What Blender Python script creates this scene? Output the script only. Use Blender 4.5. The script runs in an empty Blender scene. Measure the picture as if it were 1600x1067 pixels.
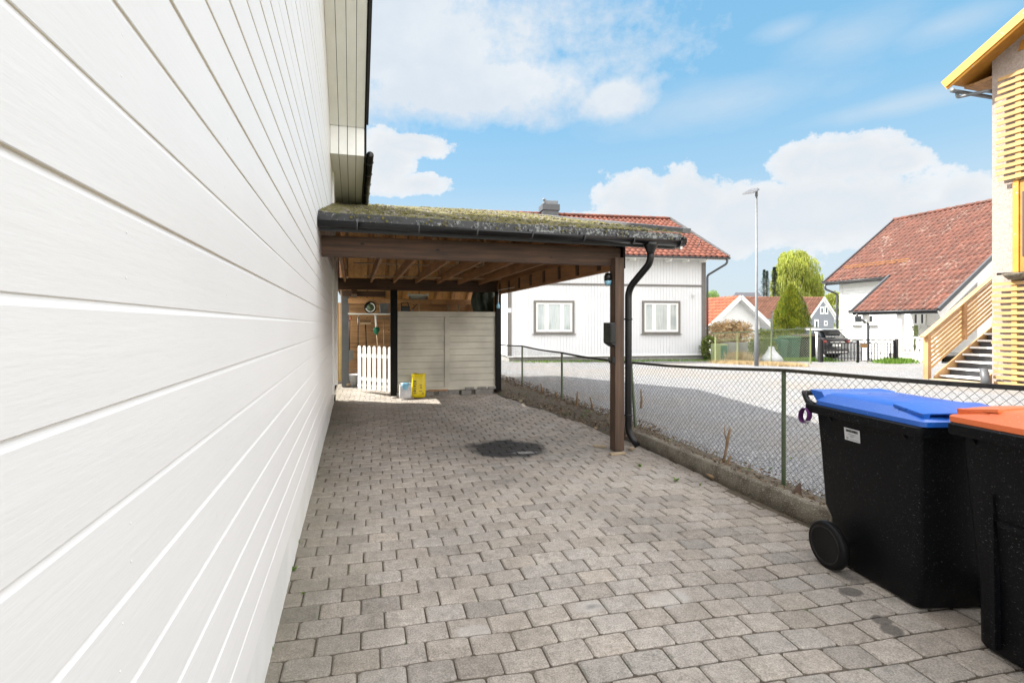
import bpy, bmesh, math, random
from mathutils import Vector, Matrix
random.seed(7)
R = random.random
def U(a, b): return a + (b - a) * R()
SC = bpy.context.scene
COL = SC.collection
# ---------------------------------------------------------------- camera model (metres; x right, y along the house wall)
YAW = math.radians(14.7); CS, SN = math.cos(YAW), math.sin(YAW); FP, PX0, PY0, CH = 755.0, 750.0, 508.0, 1.5
def ray(px): u = (px - PX0) / FP; return (u * CS + SN, CS - u * SN)
def G(px, py, z=0.0):
    t = FP * (CH - z) / (py - PY0); d = ray(px); return Vector((t * d[0], t * d[1], z))
def AT(px, py, t):
    d = ray(px); return Vector((t * d[0], t * d[1], CH - (py - PY0) / FP * t))
def ONL(px, py, P, D):            # point of the vertical plane through P along D; gives distance along D and height
    d = ray(px); det = d[0] * (-D[1]) + D[0] * d[1]
    k = (P[0] * (-D[1]) + D[0] * P[1]) / det; a = (d[0] * P[1] - d[1] * P[0]) / det
    return -a if False else ((k * d[0] - P[0]) * D[0] + (k * d[1] - P[1]) * D[1]) / (D[0] ** 2 + D[1] ** 2), CH - (py - PY0) / FP * k
# ---------------------------------------------------------------- mesh builder
class MB:
    def __init__(s): s.v = []; s.f = []; s.m = []; s.c = []; s.mi = 0; s.smooth = []; s.sm = False; s.col = None
    def add(s, vs, fs):
        o = len(s.v); s.v += [tuple(v) for v in vs]
        if s.col is not None or s.c: s.c += [s.col or (1, 1, 1, 1)] * len(vs)
        for f in fs: s.f.append([i + o for i in f]); s.m.append(s.mi); s.smooth.append(s.sm)
    def box(s, c, d, rz=0.0, M=None):
        x, y, z = d[0] / 2, d[1] / 2, d[2] / 2
        vs = [Vector((i * x, j * y, k * z)) for k in (-1, 1) for j in (-1, 1) for i in (-1, 1)]
        if M is None: M = Matrix.Rotation(rz, 3, 'Z')
        vs = [M @ v + Vector(c) for v in vs]
        s.add(vs, [(0, 2, 3, 1), (4, 5, 7, 6), (0, 1, 5, 4), (2, 6, 7, 3), (0, 4, 6, 2), (1, 3, 7, 5)]); return s
    def bb(s, a, b):               # box from corner to corner
        return s.box([(a[i] + b[i]) / 2 for i in range(3)], [abs(b[i] - a[i]) for i in range(3)])
    def bar(s, a, b, w, h, up=(0, 0, 1)):   # w sideways, h along up
        a, b = Vector(a), Vector(b); d = b - a; L = d.length; d.normalize(); up = Vector(up)
        sd = d.cross(up)
        if sd.length < 1e-4: sd = d.cross(Vector((1, 0, 0)))
        sd.normalize(); u2 = sd.cross(d).normalized()
        M = Matrix((sd, d, u2)).transposed(); return s.box((a + b) / 2, (w, L, h), M=M)
    def tube(s, pts, r, n=8, cap=True):
        pts = [Vector(p) for p in pts]; rs = r if isinstance(r, (list, tuple)) else [r] * len(pts); vs = []; ref = None
        for i, p in enumerate(pts):
            d = (pts[min(i + 1, len(pts) - 1)] - pts[max(i - 1, 0)]).normalized()
            if ref is None:
                ref = Vector((0, 0, 1)) if abs(d.z) < .9 else Vector((1, 0, 0))
            a = d.cross(ref)
            if a.length < 1e-3: a = d.cross(Vector((0, 1, 0)))
            a.normalize(); b = d.cross(a).normalized()
            ref = -b if False else ref
            for k in range(n):
                t = 2 * math.pi * k / n; vs.append(p + (a * math.cos(t) + b * math.sin(t)) * rs[i])
        fs = [(i * n + k, i * n + (k + 1) % n, (i + 1) * n + (k + 1) % n, (i + 1) * n + k) for i in range(len(pts) - 1) for k in range(n)]
        if cap: fs += [tuple(range(n))[::-1], tuple((len(pts) - 1) * n + k for k in range(n))]
        o = s.sm; s.sm = n > 5; s.add(vs, fs); s.sm = o; return s
    def prism(s, poly, vec):       # planar polygon (3D points) extruded by vec
        n = len(poly); p = [Vector(q) for q in poly]; v = Vector(vec)
        s.add(p + [q + v for q in p], [tuple(range(n))[::-1], tuple(range(n, 2 * n))] + [(i, (i + 1) % n, n + (i + 1) % n, n + i) for i in range(n)]); return s
    def quad(s, a, b, c, d): s.add([a, b, c, d], [(0, 1, 2, 3)]); return s
    def loft(s, rings, cap0=True, cap1=True):
        n = len(rings[0]); vs = [p for r in rings for p in r]
        fs = [(i * n + k, i * n + (k + 1) % n, (i + 1) * n + (k + 1) % n, (i + 1) * n + k) for i in range(len(rings) - 1) for k in range(n)]
        if cap0: fs.append(tuple(range(n))[::-1])
        if cap1: fs.append(tuple((len(rings) - 1) * n + k for k in range(n)))
        s.add(vs, fs); return s
    def lathe(s, c, prof, n=20, axis=(0, 0, 1)):   # prof: (radius, height)
        ax = Vector(axis).normalized(); a = ax.orthogonal().normalized(); b = ax.cross(a); c = Vector(c)
        rings = [[c + ax * h + (a * math.cos(2 * math.pi * k / n) + b * math.sin(2 * math.pi * k / n)) * r for k in range(n)] for r, h in prof]
        o = s.sm; s.sm = True; s.loft(rings); s.sm = o; return s
    def build(s, name, mats, parent=None, bevel=0, recalc=True, kind=None, label=None, origin=None):
        me = bpy.data.meshes.new(name); me.from_pydata(s.v, [], s.f)
        if not isinstance(mats, (list, tuple)): mats = [mats]
        for m in mats: me.materials.append(m)
        me.polygons.foreach_set('material_index', s.m); me.polygons.foreach_set('use_smooth', s.smooth)
        if s.c:
            at = me.color_attributes.new('tint', 'FLOAT_COLOR', 'POINT')
            at.data.foreach_set('color', [x for c in s.c for x in c])
        if recalc:
            bm = bmesh.new(); bm.from_mesh(me); bmesh.ops.recalc_face_normals(bm, faces=bm.faces); bm.to_mesh(me); bm.free()
        me.update()
        o = bpy.data.objects.new(name, me); COL.objects.link(o)
        if parent is not None:
            o.parent = parent; o.matrix_parent_inverse = Matrix.Translation(parent_loc(parent)).inverted()
        elif origin is not None:
            me.transform(Matrix.Translation(-Vector(origin))); o.location = origin
        if bevel:
            b = o.modifiers.new('b', 'BEVEL'); b.width = bevel; b.segments = 2; b.limit_method = 'ANGLE'; b.angle_limit = math.radians(40)
        if kind: o['kind'] = kind
        if label: o['label'] = label
        return o
def parent_loc(p):
    l = Vector(p.location)
    if p.parent is not None: l = Vector((0, 0, 0)) if p.type == 'MESH' else l + parent_loc(p.parent)
    return l
def tag(o, label, cat, group=None):
    o['label'] = label; o['category'] = cat
    if group: o['group'] = group
    return o
def thing(name, label, cat, loc=(0, 0, 0), group=None):
    o = bpy.data.objects.new(name, None); o.empty_display_size = .1; COL.objects.link(o); o.location = loc; return tag(o, label, cat, group)
def dup(root, loc, rz=0.0, label=None, scale=None):
    r = root.copy(); COL.objects.link(r); r.location = loc; r.rotation_euler = (0, 0, rz)
    if scale: r.scale = scale
    if label: r['label'] = label
    for ch in list(root.children):
        c = ch.copy(); COL.objects.link(c); c.parent = r
        for g in list(ch.children): d = g.copy(); COL.objects.link(d); d.parent = c
    return r
# ---------------------------------------------------------------- materials
def NW(name):
    m = bpy.data.materials.new(name); m.use_nodes = True; nt = m.node_tree; nt.nodes.clear()
    out = nt.nodes.new('ShaderNodeOutputMaterial'); b = nt.nodes.new('ShaderNodeBsdfPrincipled'); nt.links.new(b.outputs[0], out.inputs[0]); return m, nt, b
def nd(nt, t, **k):
    n = nt.nodes.new(t)
    for a, v in k.items():
        if a.startswith('i_'):
            key = a[2:]; key = int(key) if key.isdigit() else key.replace('_', ' ')
            n.inputs[key].default_value = v
        else: setattr(n, a, v)
    return n
def noise(nt, co, scale, detail=4, rough=.55, stretch=None):
    if stretch:
        mp = nd(nt, 'ShaderNodeMapping'); mp.inputs['Scale'].default_value = stretch; nt.links.new(co, mp.inputs[0]); co = mp.outputs[0]
    n = nd(nt, 'ShaderNodeTexNoise', i_Scale=scale, i_Detail=detail, i_Roughness=rough); nt.links.new(co, n.inputs['Vector']); return n.outputs[0]
def ramp(nt, fac, stops):
    r = nd(nt, 'ShaderNodeValToRGB'); cr = r.color_ramp
    while len(cr.elements) > 1: cr.elements.remove(cr.elements[-1])
    for i, (p, c) in enumerate(stops):
        e = cr.elements[0] if i == 0 else cr.elements.new(p)
        e.position = p; e.color = (c[0], c[1], c[2], 1) if isinstance(c, (tuple, list)) else (c, c, c, 1)
    nt.links.new(fac, r.inputs[0]); return r.outputs[0]
def mix(nt, fac, a, b, mode='MIX'):
    n = nd(nt, 'ShaderNodeMix', data_type='RGBA', blend_type=mode)
    for k, v in ((0, fac), (6, a), (7, b)):
        if isinstance(v, (int, float)): n.inputs[k].default_value = v if k == 0 else (v, v, v, 1)
        elif isinstance(v, (tuple, list)): n.inputs[k].default_value = (v[0], v[1], v[2], 1)
        else: nt.links.new(v, n.inputs[k])
    return n.outputs[2]
def mth(nt, op, a, b=None, clamp=False):
    n = nd(nt, 'ShaderNodeMath', operation=op, use_clamp=clamp)
    for k, v in ((0, a), (1, b)):
        if v is None: continue
        if isinstance(v, (int, float)): n.inputs[k].default_value = v
        else: nt.links.new(v, n.inputs[k])
    return n.outputs[0]
def bump(nt, b, h, strength, dist=.01):
    n = nd(nt, 'ShaderNodeBump', i_Strength=strength, i_Distance=dist); nt.links.new(h, n.inputs['Height']); nt.links.new(n.outputs[0], b.inputs['Normal']); return n
def pm(name, col, rough=.6, col2=None, vs=6, vst=None, lo=.35, hi=.65, bs=60, bst=None, bstr=.15, bd=.004, metal=0, spec=.5, spots=None, detail=5):
    """painted / natural surface: two tones mixed by noise, fine bump, optional specks (colour, scale, threshold)"""
    m, nt, b = NW(name); co = nd(nt, 'ShaderNodeTexCoord').outputs['Object']
    if col2 is None: col2 = tuple(c * .82 for c in col)
    c = ramp(nt, noise(nt, co, vs, detail, .6, vst), [(lo, col), (hi, col2)])
    if spots:
        sc, th, sccol = spots; f = ramp(nt, noise(nt, co, sc, 3, .6), [(th, 0), (th + .05, 1)]); c = mix(nt, f, c, sccol)
    nt.links.new(c, b.inputs['Base Color']); b.inputs['Roughness'].default_value = rough; b.inputs['Metallic'].default_value = metal
    b.inputs['Specular IOR Level'].default_value = spec
    if bstr: bump(nt, b, noise(nt, co, bs, 4, .6, bst), bstr, bd)
    return m
def glass_m(name, col=(.03, .035, .04), rough=.05):
    m, nt, b = NW(name); b.inputs['Base Color'].default_value = (*col, 1); b.inputs['Roughness'].default_value = rough; b.inputs['Specular IOR Level'].default_value = .8; return m
def leaf_m(name, c1, c2, c3, scale=1.2, trans=.35):
    m, nt, b = NW(name); g = nd(nt, 'ShaderNodeNewGeometry'); co = nd(nt, 'ShaderNodeTexCoord').outputs['Object']
    c = ramp(nt, g.outputs['Random Per Island'], [(0, c1), (.5, c2), (1, c3)])
    v = ramp(nt, noise(nt, co, scale, 3), [(.3, .6), (.7, 1.25)]); c = mix(nt, 1, c, v, 'MULTIPLY')
    nt.links.new(c, b.inputs['Base Color']); b.inputs['Roughness'].default_value = .6
    tr = nd(nt, 'ShaderNodeBsdfTranslucent'); nt.links.new(c, tr.inputs[0]); ms = nd(nt, 'ShaderNodeMixShader'); ms.inputs[0].default_value = trans
    nt.links.new(b.outputs[0], ms.inputs[1]); nt.links.new(tr.outputs[0], ms.inputs[2])
    out = [n for n in nt.nodes if n.type == 'OUTPUT_MATERIAL'][0]; nt.links.new(ms.outputs[0], out.inputs[0]); return m
# paints and woods
M = {}
def wood(name, c1, c2, axis, rough=.7, knots=True, sc=1.0, bstr=.25):
    m, nt, b = NW(name); co = nd(nt, 'ShaderNodeTexCoord').outputs['Object']
    st = [14 * sc] * 3; st[axis] = .8 * sc
    n1 = noise(nt, co, 2.2, 6, .62, st); c = ramp(nt, n1, [(.3, c1), (.5, tuple((a + q) / 2 for a, q in zip(c1, c2))), (.7, c2)])
    n2 = noise(nt, co, 1.7, 3, .5); c = mix(nt, .7, c, ramp(nt, n2, [(.3, .65), (.7, 1.25)]), 'MULTIPLY')
    if knots:
        st2 = [1.6] * 3; st2[axis] = .8; k = nd(nt, 'ShaderNodeTexVoronoi', i_Scale=4.5); mp = nd(nt, 'ShaderNodeMapping'); mp.inputs['Scale'].default_value = st2
        nt.links.new(co, mp.inputs[0]); nt.links.new(mp.outputs[0], k.inputs['Vector']); f = ramp(nt, k.outputs['Distance'], [(.06, 1), (.11, 0)])
        c = mix(nt, f, c, tuple(q * .35 for q in c2))
    nt.links.new(c, b.inputs['Base Color']); b.inputs['Roughness'].default_value = rough; bump(nt, b, n1, bstr, .003); return m
def white_siding():
    m, nt, b = NW('white_painted_boards'); co = nd(nt, 'ShaderNodeTexCoord').outputs['Object']
    g = noise(nt, co, 22, 7, .7, (1, .12, 1.6)); g2 = noise(nt, co, 60, 4, .6, (1, .2, 1)); w = noise(nt, co, 1.3, 4)
    c = ramp(nt, w, [(.3, (.775, .777, .777)), (.7, (.805, .807, .806))])
    dn = noise(nt, co, 18, 3); c = mix(nt, ramp(nt, dn, [(.74, 0), (.8, .3)]), c, (.7, .66, .58))
    sx = nd(nt, 'ShaderNodeSeparateXYZ'); nt.links.new(co, sx.inputs[0])
    zz = mth(nt, 'MULTIPLY', mth(nt, 'ADD', sx.outputs[2], -.6), -1.6, True)
    c = mix(nt, mth(nt, 'MULTIPLY', zz, ramp(nt, noise(nt, co, 3, 5, .6, (1, 1, .4)), [(.45, 0), (.75, .35)])), c, (.66, .66, .6))
    nt.links.new(c, b.inputs['Base Color']); b.inputs['Roughness'].default_value = .45
    h = mth(nt, 'ADD', g, mth(nt, 'MULTIPLY', g2, .45)); bump(nt, b, h, .38, .0022); return m
M['siding'] = white_siding(); M['lip'] = pm('weathered_board_edge', (.76, .69, .56), .7, (.66, .59, .47), vs=9, bstr=.1)
M['white'] = pm('white_paint', (.85, .85, .83), .45, (.80, .80, .78), bstr=.08)
M['white_wall'] = pm('white_cladding_paint', (.68, .69, .705), .5, (.64, .65, .665), vs=1.2, bs=30, bst=(1, 1, .1), bstr=.15)
M['foundation'] = pm('white_rendered_foundation', (.75, .76, .755), .6, (.66, .67, .65), vs=2.5, bs=35, bstr=.3, bd=.003)
M['soffit'] = pm('cream_soffit_boards', (.88, .875, .84), .5, (.82, .815, .78), vs=2, vst=(4, .5, 4), bstr=.1)
M['cream'] = wood('greige_painted_boards', (.54, .515, .435), (.47, .45, .375), 0, .55, False, .6, .12)
M['trim'] = pm('grey_brown_trim', (.17, .16, .145), .5, (.145, .135, .125), bstr=.1)
M['blackpaint'] = pm('black_brown_paint', (.007, .0062, .0055), .6, (.010, .009, .008), bs=30, bst=(1, 1, .1), bstr=.2, spec=.15)
M['gutter'] = pm('black_gutter_steel', (.003, .003, .0035), .3, (.006, .006, .0065), vs=3, bstr=.03, spec=.4)
M['greytrim'] = pm('anthracite_trim', (.075, .078, .085), .45, (.06, .062, .068), bstr=.05)
M['flash'] = pm('grey_metal_flashing', (.16, .16, .165), .4, (.10, .10, .105), vs=8, bstr=.1, metal=.3)
M['beam'] = wood('weathered_brown_beam', (.105, .050, .024), (.030, .016, .009), 0)
M['beamy'] = wood('brown_joist_wood', (.37, .175, .068), (.19, .085, .033), 1)
M['post'] = wood('weathered_grey_post', (.115, .066, .040), (.045, .026, .016), 2)
M['deck'] = wood('roof_sheathing_wood', (.60, .33, .145), (.42, .21, .088), 1, sc=.5)
M['backwood'] = wood('aged_shed_boards', (.48, .27, .12), (.22, .11, .05), 0, sc=.7)
M['lightwood'] = wood('pale_rafter_wood', (.50, .38, .25), (.38, .27, .17), 1, knots=False)
M['newwood'] = wood('new_pressure_treated_wood', (.52, .32, .15), (.40, .23, .10), 0, sc=.5, bstr=.12)
M['newwoodz'] = wood('new_treated_wood_upright', (.46, .26, .12), (.35, .19, .08), 2, sc=.5, bstr=.12)
M['slat'] = wood('pale_slats', (.44, .27, .105), (.35, .20, .072), 1, sc=.4, knots=False, bstr=.1)
M['yellow'] = pm('peeling_ochre_paint', (.52, .25, .03), .55, (.42, .19, .02), vs=3, spots=(7, .66, (.5, .45, .38)), bs=20, bst=(1, .2, 1), bstr=.3)
M['ochre'] = pm('ochre_boards', (.38, .17, .025), .55, (.31, .13, .02), bstr=.1)
M['stucco'] = pm('pink_cream_stucco', (.37, .305, .27), .85, (.27, .22, .195), vs=22, bs=45, bstr=.9, bd=.02, detail=8)
M['concrete'] = pm('grey_concrete', (.34, .33, .31), .85, (.24, .235, .22), vs=9, bs=60, bstr=.4)
M['aggregate'] = pm('exposed_aggregate_kerb', (.20, .178, .14), .95, (.085, .07, .05), vs=5, bs=80, bstr=.8, bd=.015, spots=(95, .58, (.34, .31, .26)), detail=8)
M['greenpaint'] = pm('worn_green_paint', (.085, .13, .065), .5, (.12, .15, .09), vs=12, bstr=.15, spots=(24, .68, (.25, .17, .08)))
M['palegreen'] = pm('faded_green_metal', (.20, .27, .12), .5, (.27, .28, .12), vs=9, bstr=.1)
M['rail'] = pm('dark_mossy_rail', (.022, .019, .014), .75, (.045, .04, .026), vs=20, bs=80, bstr=.5)
M['wire'] = pm('dull_chain_wire', (.065, .062, .048), .7, (.035, .032, .025), vs=10, bstr=0)
M['wirefar'] = pm('green_grey_wire', (.30, .36, .24), .6, (.24, .28, .2), vs=10, bstr=0)
def plastic(name, c, speck, spec=.16, r0=.42):
    m, nt, b = NW(name); co = nd(nt, 'ShaderNodeTexCoord').outputs['Object']
    f = ramp(nt, noise(nt, co, 70, 2, .7, (1, 1, 2.2)), [(.655, 0), (.70, 1)]); d = ramp(nt, noise(nt, co, 2.6, 5, .65), [(.35, 0), (.75, 1)])
    fine = ramp(nt, noise(nt, co, 150, 3, .7), [(.55, 0), (.75, 1)])
    cc = mix(nt, mth(nt, 'MULTIPLY', f, mth(nt, 'MULTIPLY', d, .9)), c, speck); cc = mix(nt, mth(nt, 'MULTIPLY', fine, .12), cc, speck)
    nt.links.new(cc, b.inputs['Base Color']); nt.links.new(ramp(nt, d, [(0, r0), (1, .6)]), b.inputs['Roughness'])
    b.inputs['Specular IOR Level'].default_value = spec
    bump(nt, b, noise(nt, co, 320, 2), .12, .001); return m
M['binblack'] = plastic('black_bin_plastic', (.0022, .0026, .0038), (.19, .195, .20))
M['blue'] = plastic('blue_lid_plastic', (.012, .11, .50), (.2, .32, .6), .7, .22)
M['orange'] = plastic('orange_lid_plastic', (.78, .17, .05), (.8, .45, .35), .6, .28)
M['tyre'] = plastic('black_rubber', (.005, .005, .0055), (.05, .05, .05))
M['bingreen'] = plastic('green_bin_plastic', (.03, .10, .065), (.15, .25, .18))
M['glass'] = glass_m('dark_window_glass')
def curtain_m():
    m, nt, b = NW('curtained_window_glass'); co = nd(nt, 'ShaderNodeTexCoord').outputs['Object']
    c = ramp(nt, noise(nt, co, 9, 4, .6, (1, 1, .06)), [(.35, (.30, .345, .345)), (.5, (.52, .56, .55)), (.65, (.40, .44, .44))])
    c = mix(nt, ramp(nt, noise(nt, co, .9, 2), [(.45, 0), (.6, .55)]), c, (.22, .27, .29))
    nt.links.new(c, b.inputs['Base Color']); b.inputs['Roughness'].default_value = .06; b.inputs['Specular IOR Level'].default_value = .9; return m
M['glasspale'] = curtain_m()
M['yellowbag'] = pm('yellow_plastic_sack', (.78, .62, .01), .4, (.68, .52, .01), vs=4, bs=9, bstr=.7, bd=.02)
M['bagprint'] = pm('dark_sack_print', (.13, .09, .02), .5, bstr=0)
M['whitebag'] = pm('white_plastic_sack', (.6, .6, .6), .4, (.42, .44, .47), vs=9, bs=14, bstr=.8, bd=.02)
M['bluebag'] = pm('light_blue_sack_print', (.14, .42, .62), .4, (.30, .55, .68), vs=9, bs=14, bstr=.8, bd=.02)
M['grey'] = pm('grey_plastic', (.19, .19, .18), .5, (.15, .15, .145), bstr=.1)
M['metal'] = pm('galvanised_steel', (.17, .18, .195), .5, (.14, .15, .16), vs=5, bstr=.05, metal=.3)
M['red'] = pm('red_plastic', (.35, .03, .02), .4, bstr=.05)
M['purple'] = pm('purple_strap', (.10, .015, .12), .6, (.07, .01, .09), bs=120, bstr=.4)
M['tarp'] = pm('dark_green_tarpaulin', (.018, .028, .015), .5, (.03, .042, .022), vs=4, bs=6, bstr=.9, bd=.05)
M['bark'] = pm('bark', (.13, .10, .07), .9, (.07, .055, .04), vs=10, bs=30, bst=(1, 1, .2), bstr=.8, bd=.02)
M['twig'] = pm('dry_cut_wood', (.26, .17, .09), .85, (.13, .085, .05), vs=14, bs=40, bstr=.6)
M['chip'] = pm('pale_wood_chip', (.36, .28, .19), .8, (.26, .2, .13), vs=14, bs=40, bstr=.4)
M['carpaint'] = pm('dark_grey_car_paint', (.045, .047, .052), .22, (.04, .042, .047), bstr=0, metal=.5)
M['carplastic'] = pm('grey_car_plastic', (.03, .03, .032), .6, bstr=.05)
M['silver'] = pm('silver_trim', (.5, .5, .5), .35, (.45, .45, .45), bstr=0, metal=.6)
M['iron'] = pm('black_wrought_iron', (.02, .02, .022), .5, bstr=.1)
M['teal'] = pm('green_trimmer_plastic', (.01, .16, .09), .4, bstr=.05)
M['stone'] = pm('rough_grey_stone', (.26, .25, .23), .9, (.18, .17, .155), vs=8, bs=25, bstr=.8, bd=.02)
SUN_E, EXPO, SKY_TINT, SKY_MIX, SKY_FILL = 5.0, 1.38, (.9, 1.0, 1.1), .8, (19.6, 19.2, 18.8)
# ---------------------------------------------------------------- more materials
def roof_tile_m(name, c1, c2, lichen, amt):
    m, nt, b = NW(name); co = nd(nt, 'ShaderNodeTexCoord').outputs['Object']
    c = ramp(nt, noise(nt, co, 3.2, 6, .7), [(.3, c1), (.7, c2)])
    g = nd(nt, 'ShaderNodeNewGeometry'); c = mix(nt, .8, c, ramp(nt, g.outputs['Random Per Island'], [(0, .7), (1, 1.3)]), 'MULTIPLY')
    c = mix(nt, ramp(nt, mth(nt, 'ADD', mth(nt, 'MULTIPLY', noise(nt, co, 8.5, 8, .8), .72), mth(nt, 'MULTIPLY', noise(nt, co, 1.2, 3), .30)), [(amt, 0), (amt + .05, .7)]), c, lichen)
    nt.links.new(c, b.inputs['Base Color']); b.inputs['Roughness'].default_value = .75; bump(nt, b, noise(nt, co, 25, 4), .25, .01); return m
M['tile'] = roof_tile_m('red_clay_tiles', (.18, .054, .029), (.115, .034, .02), (.30, .22, .17), .64)
M['tile_old'] = roof_tile_m('lichened_red_tiles', (.118, .037, .021), (.072, .023, .0145), (.27, .20, .165), .565)
M['tile_orange'] = roof_tile_m('orange_clay_tiles', (.27, .06, .018), (.20, .043, .015), (.5, .3, .2), .72)
M['tile_pink'] = roof_tile_m('faded_clay_tiles', (.24, .11, .07), (.18, .08, .05), (.4, .3, .22), .68)
M['darkroof'] = pm('dark_slate_roof', (.07, .07, .08), .6, (.05, .05, .06), bstr=.2)
M['greyclad'] = pm('blue_grey_cladding', (.20, .215, .24), .6, (.17, .185, .21), bs=20, bst=(1, 1, .1), bstr=.1)

def paver_m():
    m, nt, b = NW('grey_concrete_pavers'); co = nd(nt, 'ShaderNodeTexCoord').outputs['Object']; at = nd(nt, 'ShaderNodeAttribute', attribute_name='tint')
    g = ramp(nt, noise(nt, co, 130, 4, .75), [(.30, (.155, .136, .114)), (.5, (.30, .269, .237)), (.72, (.475, .43, .385))])
    sp = nd(nt, 'ShaderNodeTexVoronoi', i_Scale=210.0); nt.links.new(co, sp.inputs['Vector'])
    g = mix(nt, ramp(nt, sp.outputs['Distance'], [(.12, .55), (.22, 0)]), g, (.07, .06, .055))
    c = mix(nt, 1, g, at.outputs['Color'], 'MULTIPLY')
    c = mix(nt, 1, c, ramp(nt, noise(nt, co, 1.1, 5, .6), [(.3, .80), (.7, 1.13)]), 'MULTIPLY')
    c = mix(nt, 1, c, ramp(nt, noise(nt, co, 17, 5, .7), [(.3, .74), (.5, 1.0), (.72, 1.16)]), 'MULTIPLY')
    sx = nd(nt, 'ShaderNodeSeparateXYZ'); nt.links.new(co, sx.inputs[0]); X, Y = sx.outputs[0], sx.outputs[1]
    wob = mth(nt, 'MULTIPLY', mth(nt, 'ADD', noise(nt, co, 3.2, 4), -.5), .9)
    # algae and grime in the first half metre along the wall
    a = mth(nt, 'SUBTRACT', 1, mth(nt, 'DIVIDE', mth(nt, 'ADD', X, .37), .62), True)
    a = mth(nt, 'MULTIPLY', mth(nt, 'ADD', a, wob, True), .55)
    c = mix(nt, a, c, (.095, .085, .052), 'MIX')
    # leaf mould towards the kerb
    k = mth(nt, 'DIVIDE', mth(nt, 'ADD', X, -2.75), .8, True); k = mth(nt, 'MULTIPLY', mth(nt, 'ADD', k, wob, True), .4); c = mix(nt, k, c, (.10, .075, .05))
    def spot(cx, cy, rx, ry, soft, nz=.5):
        dx = mth(nt, 'DIVIDE', mth(nt, 'ADD', X, -cx), rx); dy = mth(nt, 'DIVIDE', mth(nt, 'ADD', Y, -cy), ry)
        d = mth(nt, 'SQRT', mth(nt, 'ADD', mth(nt, 'MULTIPLY', dx, dx), mth(nt, 'MULTIPLY', dy, dy)))
        d = mth(nt, 'ADD', d, mth(nt, 'MULTIPLY', wob, nz)); return ramp(nt, d, [(max(0, .5 - soft), 1), (.5 + soft, 0)])
    oil = spot(1.83, 5.66, .92, .84, .07, .55); halo = spot(1.9, 5.6, 1.5, 1.3, .25, 1.0)
    c = mix(nt, mth(nt, 'MULTIPLY', halo, .35), c, (.08, .07, .06)); c = mix(nt, mth(nt, 'MULTIPLY', oil, .95), c, (.016, .0155, .016))
    for (px, py, r) in ((1378, 968, .045), (1394, 984, .05), (1330, 925, .05)):
        q = G(px, py); c = mix(nt, mth(nt, 'MULTIPLY', spot(q.x, q.y, r * 2, r * 1.5, .07, 1.0), .7), c, (.035, .03, .027))
    for (px, py, r) in ((922, 948, .11), (1048, 938, .13), (745, 981, .08)):
        q = G(px, py); c = mix(nt, mth(nt, 'MULTIPLY', spot(q.x, q.y, r * 2, r * 1.1, .1, .9), .38), c, (.42, .41, .39))
    for (px, py) in ((925, 948),):
        q = G(px, py); c = mix(nt, mth(nt, 'MULTIPLY', spot(q.x, q.y, .11, .05, .2, 2.2), .6), c, (.10, .10, .10))
    nt.links.new(c, b.inputs['Base Color'])
    ro = mix(nt, spot(1.98, 5.42, .30, .16, .12, .8), .85, .25); nt.links.new(ro, b.inputs['Roughness']); b.inputs['Specular IOR Level'].default_value = .45
    h = mth(nt, 'ADD', noise(nt, co, 190, 3, .7), mth(nt, 'MULTIPLY', noise(nt, co, 25, 3), .8)); bump(nt, b, h, .6, .0025); return m
def gravel_m():
    m, nt, b = NW('crushed_grey_gravel'); co = nd(nt, 'ShaderNodeTexCoord').outputs['Object']
    v = nd(nt, 'ShaderNodeTexVoronoi', i_Scale=52.0); nt.links.new(co, v.inputs['Vector']); v2 = nd(nt, 'ShaderNodeTexVoronoi', i_Scale=75.0); nt.links.new(co, v2.inputs['Vector'])
    sx = nd(nt, 'ShaderNodeSeparateXYZ'); nt.links.new(v.outputs['Color'], sx.inputs[0])
    c = ramp(nt, sx.outputs[0], [(0, (.165, .172, .188)), (.45, (.275, .282, .298)), (.8, (.375, .38, .39)), (1, (.54, .54, .55))])
    c = mix(nt, 1, c, ramp(nt, v.outputs['Distance'], [(.25, 1.0), (.75, .6)]), 'MULTIPLY')
    c = mix(nt, ramp(nt, noise(nt, co, .35, 5, .65), [(.42, 0), (.66, .7)]), c, (.25, .225, .19))
    gr = ramp(nt, noise(nt, co, .9, 6, .7), [(.66, 0), (.72, .75)]); sp = nd(nt, 'ShaderNodeSeparateXYZ'); nt.links.new(co, sp.inputs[0])
    far = mth(nt, 'DIVIDE', mth(nt, 'ADD', sp.outputs[1], -12.5), 4, True); c = mix(nt, mth(nt, 'MULTIPLY', gr, far), c, (.10, .13, .035))
    nt.links.new(c, b.inputs['Base Color']); b.inputs['Roughness'].default_value = .9
    h = mth(nt, 'ADD', mth(nt, 'MULTIPLY', v.outputs['Distance'], -1), mth(nt, 'MULTIPLY', v2.outputs['Distance'], -.5)); bump(nt, b, h, .9, .03); return m
def ground_m():
    m, nt, b = NW('grass_and_soil'); co = nd(nt, 'ShaderNodeTexCoord').outputs['Object']
    c = ramp(nt, noise(nt, co, .6, 8, .7), [(.35, (.06, .10, .025)), (.55, (.10, .12, .04)), (.7, (.17, .14, .09))])
    nt.links.new(c, b.inputs['Base Color']); b.inputs['Roughness'].default_value = 1; bump(nt, b, noise(nt, co, 30, 5), .8, .05); return m
def sand_m(): return pm('joint_sand_and_soil', (.115, .092, .066), .95, (.06, .05, .036), vs=14, bs=120, bstr=.8, spots=(5, .60, (.06, .08, .025)))
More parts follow.
